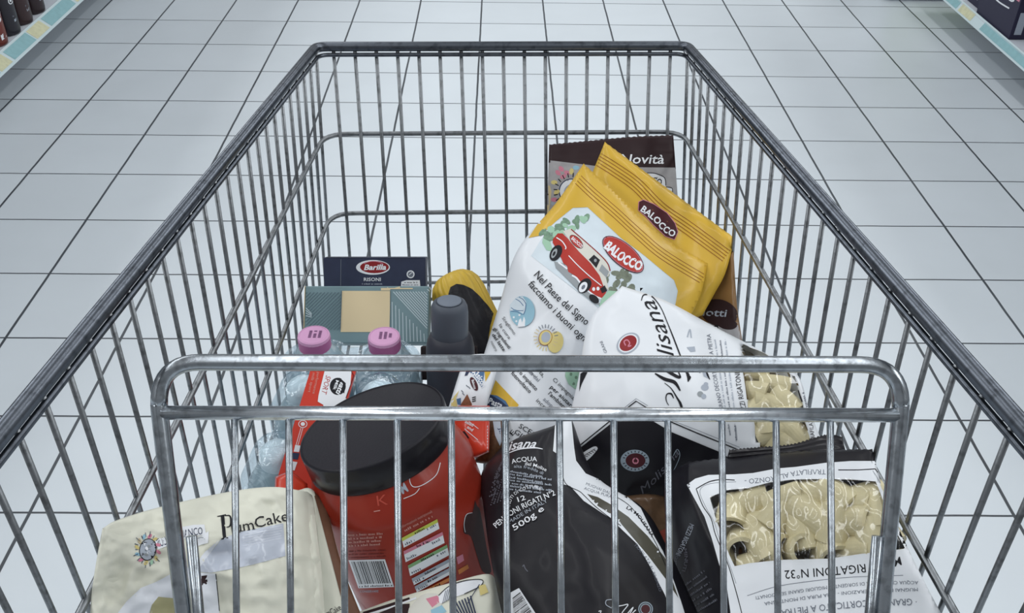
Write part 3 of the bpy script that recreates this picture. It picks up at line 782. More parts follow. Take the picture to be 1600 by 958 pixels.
pr.ell(*c([(878, 212)])[0], 6.2, 6.2, 0, INKW); pr.ell(*c([(878, 212)])[0], 4.4, 4.4, 0, INKG); pr.stroke(c([(868, 218), (880, 205), (890, 200)]), 1, INKW)
pr.poly(c([(812, 300), (815, 262), (850, 252), (940, 252), (945, 300)]), INKW); pr.words(*c([(835, 272), (925, 272)]), 2.2, INK, 4); pr.words(*c([(822, 288), (935, 288)]), 2.2, INKG, 5)
o = mb.build('pasta_box', smooth=False); soften(o, .0012); tag(o, 'dark navy cardboard pasta box with a red oval badge, behind the teal and cream box', 'box', cartload)

mb, pr, (a, ax, dn, n) = flat_box('x', (477, 447), (670, 447), 1.30, .078, .040, TEALBOX, -0.12)
pr.poly(c([(412, 325), (738, 325), (736, 605), (402, 605)]), TANB)
# top flap band
pr.poly(c([(676, 270), (893, 270), (893, 313), (740, 313), (738, 322), (676, 322)]), TANB)
STR = mat('stripe_pale', srgb(190, 206, 212), .5)
STD = mat('stripe_dark', srgb(88, 108, 118), .5)
for k in range(15):
    x0 = 760 + k * 19
    x1, y1 = x0 + 230, 330 + 250
    if x1 > 992: y1 = 330 + (992 - x0) * 250 / 230; x1 = 992
    xs = x0
    pr.stroke(c([(xs, 330), (x1, y1)]), 1.5, STR, 1)
for k in range(10):
    x = 752 + k * 24; pr.stroke(c([(x, 400 + k * 24), (x + 4, 670)]), 1.3, STR, 1)
for k in range(16):
    x = 175 + k * 24; ya = 330
    if x > 402: break
    for (xa, yb_) in ((x, ya),):
        L_ = min(270, (x - 165)); pr.stroke(c([(x, 335), (x - L_, 335 + L_)]), 1.1, STD, 1)
for k in range(10):
    y = 350 + k * 24; L_ = min(240, 590 - y); pr.stroke(c([(404, y), (404 - L_, y + L_)]), 1.1, STD, 1)
for k in range(4): pr.stroke(c([(165, 440 + k * 18), (205, 480 + k * 8)]), 1.2, STR, 1)
pr.stroke(c([(408, 325), (400, 590)]), 1.0, STD, 1); pr.stroke(c([(742, 325), (736, 620)]), 1.0, STD, 1)
o = mb.build('biscuit_box', smooth=False); soften(o, .0015); tag(o, 'teal and cream striped cardboard box standing behind the pink-capped bottles', 'box', cartload)
b, v_, f_ = hexa(a - ax.normalized() * .0008 - n * .0006, ax.normalized() * .0007, dn * .07, n * .038, TANB)
b.build('side_panel', o, smooth=False)

DKB = mat('dark_carton', srgb(44, 34, 36), .55)
mb, v_, f_ = hexa(P(657, 541, 1.268), _R * .075, -_U * .045, _F * .014, DKB)
o = mb.build('dark_box', smooth=False); soften(o, .002); tag(o, 'dark brown box lying between the bottles and the biscuit bag with the red car', 'box', cartload)

# ---------------------------------------------------------------- 4 yellow canister and grey bottle
def frame(zdir, hint=Vector((0, 0, 1)), org=Vector()):
    z = zdir.normalized(); x = hint.cross(z).normalized(); y = z.cross(x)
    return Matrix(((x.x, y.x, z.x, org.x), (x.y, y.y, z.y, org.y), (x.z, y.z, z.z, org.z), (0, 0, 0, 1)))
CANY = mat('canister_yellow', srgb(206, 172, 62), .4, coat=.2)
top, low = P(706, 437, 1.36), P(765, 560, 1.335)
M = frame(top - low, Vector((1, 0, 0)), low); L_ = (top - low).length
mb = MB(); n_ = 96; prof = [(.0, 0), (.036, 0), (.038, .004), (.038, L_ * .5), (.038, L_ * .78), (.036, L_ * .90), (.031, L_ * .98), (.022, L_ * 1.04), (.010, L_ * 1.065), (0.0005, L_ * 1.07)]
V = []; F_ = []
for j, (r, z) in enumerate(prof):
    for k in range(n_):
        a_ = 2 * math.pi * k / n_; rr = r * (1 + (.018 * (1 if k % 4 < 2 else -1) if 2 <= j <= 7 else 0)); V.append(M @ Vector((rr * math.cos(a_), rr * math.sin(a_), z)))
for j in range(len(prof) - 1):
    for k in range(n_): F_.append((j * n_ + k, j * n_ + (k + 1) % n_, (j + 1) * n_ + (k + 1) % n_, (j + 1) * n_ + k))
mb.add(V, F_, CANY); pr = Printer(mb, V, F_); pr.lift = .0014
pr.poly(c([(1135, 350), (1150, 300), (1190, 278), (1240, 285), (1300, 315), (1350, 365), (1400, 420), (1440, 480), (1420, 560), (1400, 700), (1350, 900), (1150, 900), (1130, 500)]), K_FILM)
o = mb.build('canister'); tag(o, 'ribbed yellow canister with a black label, leaning right of the teal and cream box', 'canister', cartload)

GREYP = mat('grey_cap_plastic', srgb(84, 90, 100), .45); GREYP2 = mat('grey_bottle_plastic', srgb(58, 60, 69), .45)
org = P(702, 476, 1.175)
M = frame((Vector((0, 0, 1)) + _U * 0.25).normalized(), Vector((1, 0, 0)), org)
bt = empty('spray_bottle', org - Vector((0, 0, .16)), 'dark grey plastic bottle with a domed grey cap, beside the yellow canister', 'bottle', cartload)
mb = MB(); mb.lathe([(.026, -.16), (.031, -.156), (.031, -.075), (.0305, -.062), (.0285, -.05), (.0245, -.042), (.021, -.04)], GREYP2, M, 36); mb.build('bottle_body', bt, auto=50)
mb = MB(); mb.lathe([(.0222, -.044), (.0232, -.042), (.0232, -.010), (.0225, -.003), (.0205, .002), (.017, .0045), (.0165, .0040), (.008, .0045), (.0005, .0046)], GREYP, M, 36, cap0=False); cp = mb.build('cap', bt, auto=60)
mb = MB(); mb.lathe([(.0150, .0046), (.0150, .0056), (.0142, .0060), (.0003, .0060)], mat('grey_cap_top', srgb(112, 120, 132), .45), M, 28, cap0=False); mb.build('press_top', cp)

# ---------------------------------------------------------------- 5 pack of bottles
CLEAR = mat('bottle_plastic', srgb(186, 206, 214), .18, alpha=0.62, coat=.5)
FILM = bpy.data.materials.new('shrink_film'); FILM.use_nodes = True
def film_nodes(m, gl=0.22, rough=0.12, bump=0.5, bs=55, tint=(0.86, 0.92, 0.95)):
    nt = m.node_tree; nt.nodes.clear(); N = nt.nodes; L = nt.links
    out = N.new('ShaderNodeOutputMaterial'); mix = N.new('ShaderNodeMixShader'); tr = N.new('ShaderNodeBsdfTransparent'); g_ = N.new('ShaderNodeBsdfGlossy')
    tr.inputs[0].default_value = (*tint, 1); g_.inputs['Roughness'].default_value = rough; g_.inputs[0].default_value = (.95, .97, 1, 1)
    lw = N.new('ShaderNodeLayerWeight'); lw.inputs[0].default_value = 0.25
    mr = N.new('ShaderNodeMapRange'); mr.inputs['To Min'].default_value = gl * .5; mr.inputs['To Max'].default_value = min(1, gl * 3.0)
    tc = N.new('ShaderNodeTexCoord'); ns = N.new('ShaderNodeTexNoise'); ns.inputs['Scale'].default_value = bs; ns.inputs['Detail'].default_value = 3
    ns.inputs['Distortion'].default_value = 1.2
    bp = N.new('ShaderNodeBump'); bp.inputs['Strength'].default_value = bump; bp.inputs['Distance'].default_value = .006
    L.new(tc.outputs['Object'], ns.inputs['Vector']); L.new(ns.outputs['Fac'], bp.inputs['Height']); L.new(bp.outputs[0], g_.inputs['Normal']); L.new(bp.outputs[0], lw.inputs['Normal'])
    L.new(lw.outputs['Facing'], mr.inputs['Value']); L.new(mr.outputs[0], mix.inputs[0]); L.new(tr.outputs[0], mix.inputs[1]); L.new(g_.outputs[0], mix.inputs[2]); L.new(mix.outputs[0], out.inputs[0])
film_nodes(FILM, gl=.13, bump=.8, bs=40)
PCAP = mat('pink_cap', srgb(208, 158, 196), .4); PCAP2 = mat('pink_cap_shaded_side', srgb(176, 104, 152), .4); WCAP = mat('white_cap', srgb(222, 236, 242), .35, coat=.3)  # side pink is the cap's own pink with shade put in
LABB = mat('bottle_label', srgb(160, 186, 198), .4)
def milk_bottle(p, pink, label):
    e = empty('milk_bottle', Vector((p.x, p.y, p.z - .128)), label, 'bottle', 'bottles in the shrink-wrapped pack')
    M = Matrix.Translation((p.x, p.y, p.z - .19))
    b = MB(); b.lathe([(.034, .062), (.040, .065), (.0415, .075), (.0415, .125), (.038, .142), (.028, .160), (.020, .172), (.0185, .178)], CLEAR if not pink else CLEAR, M, 32); b.build('bottle_body', e, auto=60)
    b = MB(); b.lathe([(.0420, .080), (.0420, .112)], LABB, M, 32, cap0=False, cap1=False); b.build('bottle_label', e)
    b = MB(); n = 48; V = []; F_ = []
    prof = [(.0200, .172), (.0202, .186), (.0196, .1895), (.0175, .1905), (.0172, .190), (.0004, .190)]
    if not pink: prof = [(.0200, .168), (.0206, .178), (.0200, .186), (.016, .191), (.009, .1935), (.0004, .194)]
    for j, (r, z) in enumerate(prof):
        for k in range(n):
            a_ = 2 * math.pi * k / n; rr = r * (1 + (.02 if k % 2 and j < 2 and pink else 0)); V.append(M @ Vector((rr * math.cos(a_), rr * math.sin(a_), z)))
    for j in range(len(prof) - 1):
        for k in range(n): F_.append((j * n + k, j * n + (k + 1) % n, (j + 1) * n + (k + 1) % n, (j + 1) * n + k))
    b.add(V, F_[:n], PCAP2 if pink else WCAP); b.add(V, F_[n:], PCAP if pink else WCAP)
    o_ = b.build('cap', e, auto=50)
    return e
cc = CR(440, 380, 4.3556)
bt_pos = [((490, 523), 1.195, 1, 'bottle with a round pink cap in the left far corner of the shrink-wrapped pack'),
          ((600, 525), 1.195, 1, 'bottle with a round pink cap in the right far corner of the shrink-wrapped pack'),
          ((473, 600), 1.125, 0, 'pale-capped bottle in front of the left pink-capped bottle, left of the red carton'),
          ((592, 608), 1.12, 0, 'pale-capped bottle in front of the right pink-capped bottle, behind the black lid'),
          ((432, 702), 1.06, 0, 'pale-capped bottle at the near left end of the shrink-wrapped pack')]
bpos = []
for (px, d, pk, lb) in bt_pos:
    p = P(*px, d); bpos.append(p); e = milk_bottle(p, pk, lb)
    if pk:
        capo = [q for q in e.children if q.name.startswith('cap')][0]
        cx, cy = px
        mbp = MB(); zc = p.z + .0006
        ink = mat('cap_stamp', srgb(120, 80, 120), .5)
        rr_ = random.Random(cx)
        for r_ in range(3):
            for q_ in range(5):
                if rr_.random() < .25: continue
                x_ = p.x - .006 + r_ * .006; y_ = p.y - .006 + q_ * .003
                mbp.box((x_, y_, zc - .0004), (x_ + .0035, y_ + .0018, zc), ink)
        mbp.build('stamp', capo, smooth=False)
# film hull draped over the pack
def drape(cs, rad, depth, name, mat_):
    """film stretched round the outline of the bottles and over their caps"""
    def dist(x, y):
        q = min(cs, key=lambda c_: math.hypot(x - c_.x, y - c_.y)); return math.hypot(x - q.x, y - q.y), q
    x0 = min(q.x for q in cs) - rad; x1 = max(q.x for q in cs) + rad; y0 = min(q.y for q in cs) - rad; y1 = max(q.y for q in cs) + rad
    nx, ny = 44, 64; V = []; F_ = []; G = {}
    for j in range(ny + 1):
        for i in range(nx + 1):
            x = lerp(x0, x1, i / nx); y = lerp(y0, y1, j / ny); r, q = dist(x, y)
            if r > rad * 1.22 or (r < .0216 and any((q - w).length < 1e-6 for w in bpos[:2])): continue
            if r > rad and all(math.hypot(x - c_.x, y - c_.y) > rad for c_ in cs):
                x = q.x + (x - q.x) * rad / r; y = q.y + (y - q.y) * rad / r; r = rad
            z = q.z + .0062 - .046 * max(0, min(1, (r - (.0235 if q not in bpos[:2] else .012)) / .0215)) + .0012 * noise.noise(Vector((x * 70, y * 70, 1)))
            G[i, j] = len(V); V.append(Vector((x, y, z)))
    for j in range(ny):
        for i in range(nx):
            k = [(i, j), (i + 1, j), (i + 1, j + 1), (i, j + 1)]
            if all(q in G for q in k): F_.append(tuple(G[q] for q in k))
    # skirt down the sides
    ed = {}
    for f in F_:
        for a_, b__ in zip(f, f[1:] + f[:1]): ed[a_, b__] = 1
    for (a_, b__) in list(ed):
        if (b__, a_) not in ed and dist(V[a_].x, V[a_].y)[0] > .03:
            k = len(V); V += [V[a_] - Vector((0, 0, depth)), V[b__] - Vector((0, 0, depth))]; F_.append((b__, a_, k, k + 1))
    b = MB(); b.add(V, F_, mat_); return b.build(name)
o = drape(bpos, .0445, .07, 'shrink_wrap', FILM)
tag(o, 'clear wrinkled shrink wrap around the pack of pink and pale capped bottles', 'plastic wrap', None)

# ---------------------------------------------------------------- 6 tub with black lid
v0 = ray(580, 655).normalized(); D0 = 0.965
uu = (_U - v0 * _U.dot(v0)).normalized(); rt = v0.cross(uu) * 1.0
if rt.dot(_R) < 0: rt = -rt
ratio = 0.47; img = (rt * -0.375 + uu * 0.927).normalized()
axis = (img * math.sqrt(1 - ratio ** 2) - v0 * ratio).normalized()
lidc = P(581, 662, D0)
M = frame(axis, img.cross(v0), lidc)
LIDB = mat('black_lid_plastic', srgb(30, 29, 36), .42, bump=.06, bscale=400); LIDS = mat('black_lid_side', srgb(26, 25, 30), .3, coat=.2); TUBR = mat('red_tub_plastic', srgb(150, 46, 31), .33, coat=.2)
tb = empty('drink_powder_tub', lidc - axis * .238, 'large red plastic tub with an oval black lid, tilted beside the black pasta bag', 'tub', cartload)
R_ = .0765
mb = MB(); mb.lathe([(R_ * .985, -.031), (R_ * 1.0, -.029), (R_ * 1.0, -.0022), (R_ * .992, -.0004), (R_ * .975, .0002), (R_ * .965, -.0012), (R_ * .955, -.0014), (0.0004, -.0014)], LIDB, M, 96, cap0=False)
mb.m = [mb.mi(LIDS) if i < 96 * 2 else mb.mi(LIDB) for i in range(len(mb.f))]
lid = mb.build('lid', tb, auto=50)
prof = [(R_ * .95, -.238), (R_ * 1.06, -.235), (R_ * 1.11, -.222), (R_ * 1.11, -.15), (R_ * 1.12, -.10), (R_ * 1.11, -.075), (R_ * 1.13, -.068), (R_ * 1.12, -.060), (R_ * 1.07, -.048), (R_ * 1.03, -.040), (R_ * .98, -.033), (R_ * .95, -.026)]
mb = MB(); mb.lathe(prof, TUBR, M, 96)
pr = Printer(mb, list(mb.v), list(mb.f))
c2 = CR(450, 718, 3.9925)
pr.poly(c2([(378, 628), (605, 622), (662, 795), (440, 803)]), INKW); pr.bars(c2([(378, 628), (605, 622), (662, 795), (440, 803)]), INK, seed=3); pr.words(*c2([(445, 798), (655, 790)]), 3, INK, 8)
pr.text('CONSERVARE', c2([(450, 830), (565, 828)]), 3.6, INKL)
for k in range(4): pr.words(*c2([(372 + k * 3, 478 + k * 22), (595 - k * 6, 468 + k * 22)]), 3.4, mat('tub_text', srgb(206, 150, 140), .5), 20 + k)
for k in range(3): pr.words(*c2([(380, 578 + k * 20), (610, 570 + k * 20)]), 2.6, mat('tub_text_dark', srgb(112, 36, 30), .5), 30 + k)
TT = MATS['tub_text']
pr.text('informazioni nutrizionali', c2([(706, 430), (900, 330)]), 4.2, TT); pr.words(*c2([(730, 450), (908, 358)]), 3.8, TT, 41)
GR1 = mat('table_yellow_green', srgb(196, 204, 90), .45); GR2 = mat('table_green', srgb(130, 170, 120), .45); GR3 = mat('table_orange', srgb(206, 128, 70), .45)
rowsT = [((708, 490), (930, 372), 60, GR1), ((720, 572), (962, 452), 68, PINK), ((748, 660), (990, 530), 66, GR2), ((772, 742), (1000, 620), 40, INKL), ((790, 790), (1010, 672), 36, INKL), ((805, 838), (1030, 720), 0, GR3)]
for k, (p_, q_, h_, m_) in enumerate(rowsT):
    if h_:
        pr.poly(c2([p_, q_, (q_[0] + 14, q_[1] + h_), (p_[0] + 14, p_[1] + h_)]), INKW)
        pr.words(*c2([(p_[0] + 25, p_[1] + h_ - 14), (p_[0] + 85, p_[1] + h_ - 42)]), 4.0, INKG, 50 + k); pr.words(*c2([(q_[0] - 60, q_[1] + h_ + 10), (q_[0] - 4, q_[1] + h_ - 20)]), 4.0, INKG, 60 + k)
    pr.poly(c2([p_, q_, (q_[0] + 5, q_[1] + 20), (p_[0] + 5, p_[1] + 20)]), m_)
    pr.words(*c2([(p_[0] + 85, p_[1] - 24), (q_[0] - 75, q_[1] + 62)]), 3.6, INK, 70 + k)
pr.poly(c2([(1165, 255), (1180, 290), (1200, 330), (1240, 560), (1268, 700), (1215, 700), (1175, 590), (1140, 480), (1095, 455), (1105, 350), (1150, 330)]), mat('tub_dark_figure', srgb(58, 34, 34), .4), smooth=3)
pr.stroke(c2([(1105, 455), (1098, 400), (1112, 345), (1150, 332)]), .8, INKW)
pr.poly(c2([(1060, 690), (1120, 655), (1128, 678), (1066, 718)]), GR3); pr.poly(c2([(1050, 610), (1090, 590), (1098, 630), (1060, 655)]), PINK)
pr.stroke(c2([(820, 48), (762, 105), (768, 158), (800, 172), (860, 148), (925, 95), (950, 20)]), 1.1, INKW); pr.stroke(c2([(720, 245), (790, 215), (820, 180)]), 1.0, INKW, 3)  # white strokes paint the highlights along the raised letter
pr.text('M', c2([(715, 215), (752, 195)]), 15, INKL, bold=.03); pr.text('K', c2([(560, 290), (625, 280)]), 17, mat('tub_embossed', srgb(190, 80, 66), .4)); pr.stroke(c2([(535, 325), (575, 318)]), 1.5, TT, 1)
mb.build('tub_body', tb, auto=60)
# clear film sleeve corner standing off the tub's right side
sl = MB()

# ---------------------------------------------------------------- 7 red sports carton
a, b_ = P(487, 572, 1.075), P(563, 572, 1.085)
dn = (P(428, 765, 1.01) - a)
REDC = mat('red_carton', srgb(204, 62, 46), .4, coat=.15)
ax = b_ - a; nn = ax.cross(dn).normalized()
if nn.dot(_F) < 0: nn = -nn
mb, v_, f_ = hexa(a, ax * .93, dn, nn * .016, REDC); pr = Printer(mb, v_, f_)
c = CR(380, 540, 3.9925)
pr.poly(c([(510, 150), (676, 160), (668, 250), (640, 340), (620, 420), (500, 420), (500, 370), (465, 350), (470, 310)]), INKW)
pr.ell(*c([(590, 255)])[0], 12.5, 13.5, 0, INK)
pr.text('Matti', c([(618, 205), (575, 300)]), 8.5, INKW, bold=.03, shear=.2); pr.text('Milk', c([(580, 215), (560, 275)]), 5, INKW, bold=.02)
pr.poly(c([(600, 200), (640, 235), (630, 300), (612, 280), (622, 240)]), INK)
pr.text('SPORT', c([(517, 185), (487, 300)]), 8.5, RED, shear=.2); 
pr.text('performance', c([(462, 165), (432, 300)]), 4.6, TT); pr.text('milk sport', c([(434, 170), (404, 290)]), 4.6, TT)
pr.stroke(c([(675, 162), (690, 190), (640, 330)]), 1.2, MAROON, 1)
pr.ring(*c([(372, 490)])[0], 7, 6, 0, 1.0, INKW); pr.ell(*c([(372, 490)])[0], 3.4, 3.0, 0, INKW)
for dx in (0, 12): pr.stroke(c([(360 + dx, 515), (330 + dx, 620)]), 0.8, INKW, 1)
pr.poly(c([(325, 620), (358, 625), (348, 665), (315, 662)]), INKW); pr.poly(c([(310, 668), (352, 672), (340, 712), (302, 708)]), NAVY); pr.poly(c([(303, 722), (338, 728), (320, 780), (300, 775)]), INKW)
o = mb.build('snack_carton', smooth=False); soften(o, .001); tag(o, 'slim red carton with a white panel and round black logo, leaning on the bottles', 'box', cartload)
mb, pr = bag([[(430, 745, .97), (455, 738, .967), (480, 756, .962)], [(428, 790, .95), (455, 790, .945), (484, 800, .95)]], ORED, .003, seed=8, wr=.002, res=(16, 12))
o = mb.build('crumpled_wrapper'); tag(o, 'crumpled orange-red wrapper between the cream bag and the red tub', 'wrapper', cartload)

# ---------------------------------------------------------------- 8 small packets in the middle
mb, pr = bag([[(726, 556, 1.13), (752, 553, 1.125), (783, 556, 1.125)], [(706, 620, 1.10), (734, 620, 1.095), (764, 622, 1.095)], [(685, 690, 1.10), (715, 700, 1.095), (745, 700, 1.10)]], W_PAPER, .008, seed=9, res=(26, 30))
c = CR(690, 560, 5.9875)
pr.poly(c([(270, 60), (360, 60), (400, 130), (380, 280), (330, 200), (290, 150), (255, 120)]), DBLUE); pr.poly(c([(375, 60), (470, 60), (455, 140), (410, 220), (405, 140)]), YELLOW)
pr.poly(c([(250, 60), (300, 60), (240, 160), (215, 165)]), NAVY)
pr.text('Bisicon', c([(280, 160), (320, 175), (378, 275)]), 10, INKW, bold=.03)
pr.ell(*c([(303, 240)])[0], 11.5, 4.8, 66, MAROON); pr.text('Balocco', c([(280, 205), (305, 290)]), 4, INKW, bold=.02)
pr.poly(c([(165, 300), (80, 400), (40, 470), (150, 460), (135, 370)]), PALEY); pr.poly(c([(240, 335), (285, 430), (270, 480), (170, 480), (180, 430)]), mat('choc_print', srgb(134, 84, 60), .5, vary=.3, vscale=300))
pr.poly(c([(140, 380), (180, 370), (180, 440), (150, 430)]), DBLUE)
for k in range(3): pr.stroke(c([(285, 370 + k * 18), (320, 360 + k * 18)]), 1.6, INK, 1)
for q in ((230, 250), (250, 265), (185, 300), (195, 325)): pr.stroke(c([q, (q[0] + 18, q[1] + 20)]), 1.4, INKG, 1)
o = mb.build('snack_packet'); tag(o, 'small white, blue and yellow snack packet with a maroon oval badge', 'food packet', cartload)

mb, pr = bag([[(716, 634, 1.065), (740, 634, 1.06), (765, 634, 1.062)], [(704, 668, 1.06), (728, 678, 1.05), (765, 676, 1.048)], [(716, 712, 1.055), (738, 716, 1.045), (764, 706, 1.035)]], ORED, .007, seed=10, wr=.002, res=(22, 26), wf=1.6)
pr.text('Salad', c([(215, 600), (290, 640)]), 5, INKW, bold=.02); pr.text('and', c([(235, 650), (285, 685)]), 5, INKW, bold=.02)
pr.stroke(c([(215, 660), (340, 765)]), 1.0, INKW, 1); pr.stroke(c([(255, 590), (345, 660)]), .9, INKW, 1)
pr.poly(c([(185, 690), (215, 680), (260, 745), (215, 760)]), BROWN)
for k in range(9): pr.poly(c([(432, 625 + k * 28), (424, 640 + k * 28), (432, 653 + k * 28)]), W_PAPER)
o = mb.build('snack_packet'); tag(o, 'small bright orange-red snack packet with white slanted print, above the tub', 'food packet', cartload)
mb, pr = bag([[(758, 650, 1.085), (775, 650, 1.08), (796, 652, 1.085)], [(756, 690, 1.07), (776, 690, 1.06), (794, 690, 1.07)], [(740, 722, 1.065), (765, 724, 1.062), (785, 716, 1.065)]], mat('nut_brown', srgb(96, 66, 44), .5, vary=.45, vscale=220), .006, seed=11, res=(18, 22))
pr.poly(c([(480, 590), (550, 590), (560, 780), (545, 820), (500, 720)]), INKL); pr.text('JL', c([(530, 650), (545, 710)]), 5, NAVY, bold=.02)
o = mb.build('snack_packet'); tag(o, 'brown nut snack packet squeezed between the orange-red packet and the black pasta bag', 'food packet', cartload)

# ---------------------------------------------------------------- 9 pasta bags
PASTA = mat('pasta_semolina', srgb(218, 208, 172), .5, vary=.12, vscale=60)
WELLM = mat('bag_inside_shaded', srgb(104, 90, 62), .7)  # dark brown puts shade into the gaps between the tubes
WFILM = bpy.data.materials.new('window_film'); WFILM.use_nodes = True; film_nodes(WFILM, gl=.07, rough=.09, bump=.45, bs=3, tint=(.95, .95, .93))
PASTA_D = 1
def rigatoni_geo(L, r, ribs=26, n=78):
    V = []; F_ = []
    zs = [-L / 2, -L / 4, 0, L / 4, L / 2]
    for outer in (1, 0):
        for z in zs:
            for k in range(n):
                a_ = 2 * math.pi * k / n
                rr = r * (1 + .011 * math.cos(ribs * a_)) if outer else r * .74
                sl_ = .28 * r * math.cos(a_)      # slanting cut
                bend = .05 * L * (1 - (2 * z / L) ** 2)
                V.append(Vector((rr * math.cos(a_) + bend, rr * math.sin(a_), z + sl_ * (2 * z / L))))
    m_ = len(zs)
    for o_ in (0, 1):
        for j in range(m_ - 1):
            for k in range(n):
                q = [o_ * m_ * n + j * n + k, o_ * m_ * n + j * n + (k + 1) % n, o_ * m_ * n + (j + 1) * n + (k + 1) % n, o_ * m_ * n + (j + 1) * n + k]
                F_.append(tuple(q if o_ == 0 else reversed(q)))
    for j in (0, m_ - 1):
        for k in range(n):
            a_, b__ = j * n + k, j * n + (k + 1) % n
            q = (a_, a_ + m_ * n, b__ + m_ * n, b__); F_.append(q if j == 0 else tuple(reversed(q)))
    return V, F_
def pasta_mesh(L, r):
    V, F_ = rigatoni_geo(L, r); me = bpy.data.meshes.new('rigatoni'); me.from_pydata([tuple(v) for v in V], [], F_); me.materials.append(PASTA)
    me.polygons.foreach_set('use_smooth', [True] * len(me.polygons)); me.update()
    o_ = bpy.data.objects.new('tmp', me); bm = bmesh.new(); bm.from_mesh(me)
    for e in bm.edges:
        if len(e.link_faces) == 2 and e.calc_face_angle(0) > math.radians(60): e.smooth = False
    bm.to_mesh(me); bm.free(); bpy.data.objects.remove(o_); return me
ME_BIG = pasta_mesh(.029, .0152)
def place_pasta(x, y, ang, lift, pr_, label, group, scale=1.0, tip=0.0):
    """a tube lying on the bag's inside, its axis at ang degrees in the photo, tipped by tip towards the lens side"""
    d_ = ray(x, y).normalized(); loc, no, idx, dist = pr_.bvh.ray_cast(EYE, d_)
    if loc is None: return None
    if no.dot(d_) > 0: no = -no
    a_ = math.radians(ang); ax_ = (_R * math.cos(a_) - _U * math.sin(a_)); ax_ = (ax_ - no * ax_.dot(no)).normalized()
    ax_ = (ax_ * math.cos(math.radians(tip)) + no * math.sin(math.radians(tip))).normalized()
    xx = (no - ax_ * no.dot(ax_)).normalized(); yy = ax_.cross(xx)
    o_ = bpy.data.objects.new('rigatoni', ME_BIG); COL.objects.link(o_)
    p_ = loc - no * lift
    o_.matrix_world = Matrix(((xx.x * scale, yy.x * scale, ax_.x * scale, p_.x), (xx.y * scale, yy.y * scale, ax_.y * scale, p_.y), (xx.z * scale, yy.z * scale, ax_.z * scale, p_.z), (0, 0, 0, 1)))
    tag(o_, label, 'pasta', group); return o_

# white bag (upper right)
winA = [(1161, 539), (1162, 583), (1166.5, 614), (1174, 637), (1185, 666), (1189, 706), (1262, 700), (1258, 664), (1252, 635), (1244, 599), (1231, 581), (1194, 552)]
mb, prA = bag([[(972, 447, 1.135), (1040, 470, 1.12), (1110, 507, 1.12), (1178, 542, 1.10)],
              [(922, 500, 1.115), (1010, 535, 1.08), (1115, 560, 1.075), (1243, 582, 1.055)],
              [(904, 590, 1.085), (1000, 615, 1.045), (1120, 630, 1.035), (1264, 640, 1.015)],
              [(884, 690, 1.07), (985, 700, 1.045), (1115, 710, 1.04), (1286, 705, .998)],
              [(886, 800, 1.085), (985, 810, 1.08), (1090, 820, 1.08), (1280, 790, 1.02)]], W_PAPER, .034, seed=12, wr=.0024, wf=1.1, well=winA, wdepth=.036, res=(64, 60))
pr = prA; c = CR(900, 420, 3.9925); cx = CR(900, 560, 5.714)
pr.text('lisana', [(1053, 556), (1040, 510), (1020, 466)], 25, INK, shear=.45, lean=0)
pr.stroke([(1002, 470), (1006, 461), (1018, 463), (1032, 480), (1043, 505), (1053, 530), (1063, 556)], [1, 2, 2, 1.4, 1.4, 2.2, 2.2], INK)
pr.stroke(cx([(705, 135), (790, 185), (880, 215), (930, 290)]), [2, 5.5, 5.5, 2.0], INK)
pr.stroke(cx([(765, 90), (850, 135), (905, 165), (930, 165), (905, 100)]), [2, 5, 5, 3, 1], INK)
pr.stroke(cx([(970, 95), (1000, 150), (1000, 210)]), [2, 5, 1], INK); pr.stroke(cx([(1000, 150), (1020, 170), (1000, 210)]), [1, 2.5, 1], INK)
pr.stroke(cx([(790, 220), (850, 270), (900, 350), (930, 400), (942, 440), (945, 480)]), [1, 1.5, 2.5, 4, 4, 3], INK)
pr.stroke(cx([(872, 358), (850, 318), (815, 318), (803, 350), (810, 390), (828, 420)]), [1, 3, 2, 1.6, 1.4, 1], INK)
pr.stroke(cx([(1060, 95), (1110, 130)]), 1.4, INKG, 1); pr.poly(cx([(1120, 95), (1165, 95), (1180, 180), (1140, 160)]), INKL); pr.stroke(cx([(1155, 95), (1175, 150), (1195, 190)]), [2, 3, 1], INK)
for k, q in enumerate(((1150, 260), (1110, 320), (1140, 340), (1160, 230))): pr.ell(*cx([q])[0], 6 - k, 5 - k * .5, 30 * k, INKL if k != 1 else PGREY, n=12)
pr.ell(981.5, 536.5, 20, 14.5, -38, INKL); pr.ell(981.5, 536.5, 17, 12.4, -38, W_PAPER); pr.ell(981.5, 536.5, 14.8, 10.8, -38, DRED); pr.stroke(c([(310, 480), (300, 455), (320, 445), (335, 465), (325, 485), (345, 480)]), 1.8, PINK)
pr.text('GRANI', c([(195, 522), (165, 450)]), 5, INKG)
pr.stroke([(1074, 527), (1078, 515), (1080, 528)], 2, INKL); pr.poly(c([(690, 490), (740, 485), (745, 515), (715, 520)]), INKL)
pr.text('GRANO DECORTICATO A PIETRA', [(1131, 640), (1122, 600), (1110, 522)], 6.5, INKG, shear=.15)
for k in range(3): pr.words((1134 + k * 7, 638), (1118 + k * 7 + k, 530), 2.6, INKL if k != 1 else INKG, 80 + k)
pr.text('MEZZI RIGATONI N°32', [(1169, 650), (1160, 612), (1153, 560)], 8.5, INK, shear=.1)
pr.text('TRAFILATA', [(1274, 690), (1268, 650)], 6.5, INK); pr.stroke([(1247, 610), (1253, 628)], 2.4, INK, 1); pr.words((1262, 636), (1256, 612), 4, INKG, 88)
pr.stroke([(1148, 662), (1150, 690)], .5, INKG, 1); pr.words((1142, 680), (1139, 662), 3, INKG, 90); pr.words((1152, 688), (1150, 664), 3, INKG, 91)
pr.poly([(985, 640), (1022, 659), (1049, 675), (1122, 705), (1150, 722), (1150, 860), (880, 860), (880, 722), (900, 705), (952, 664)], K_FILM)
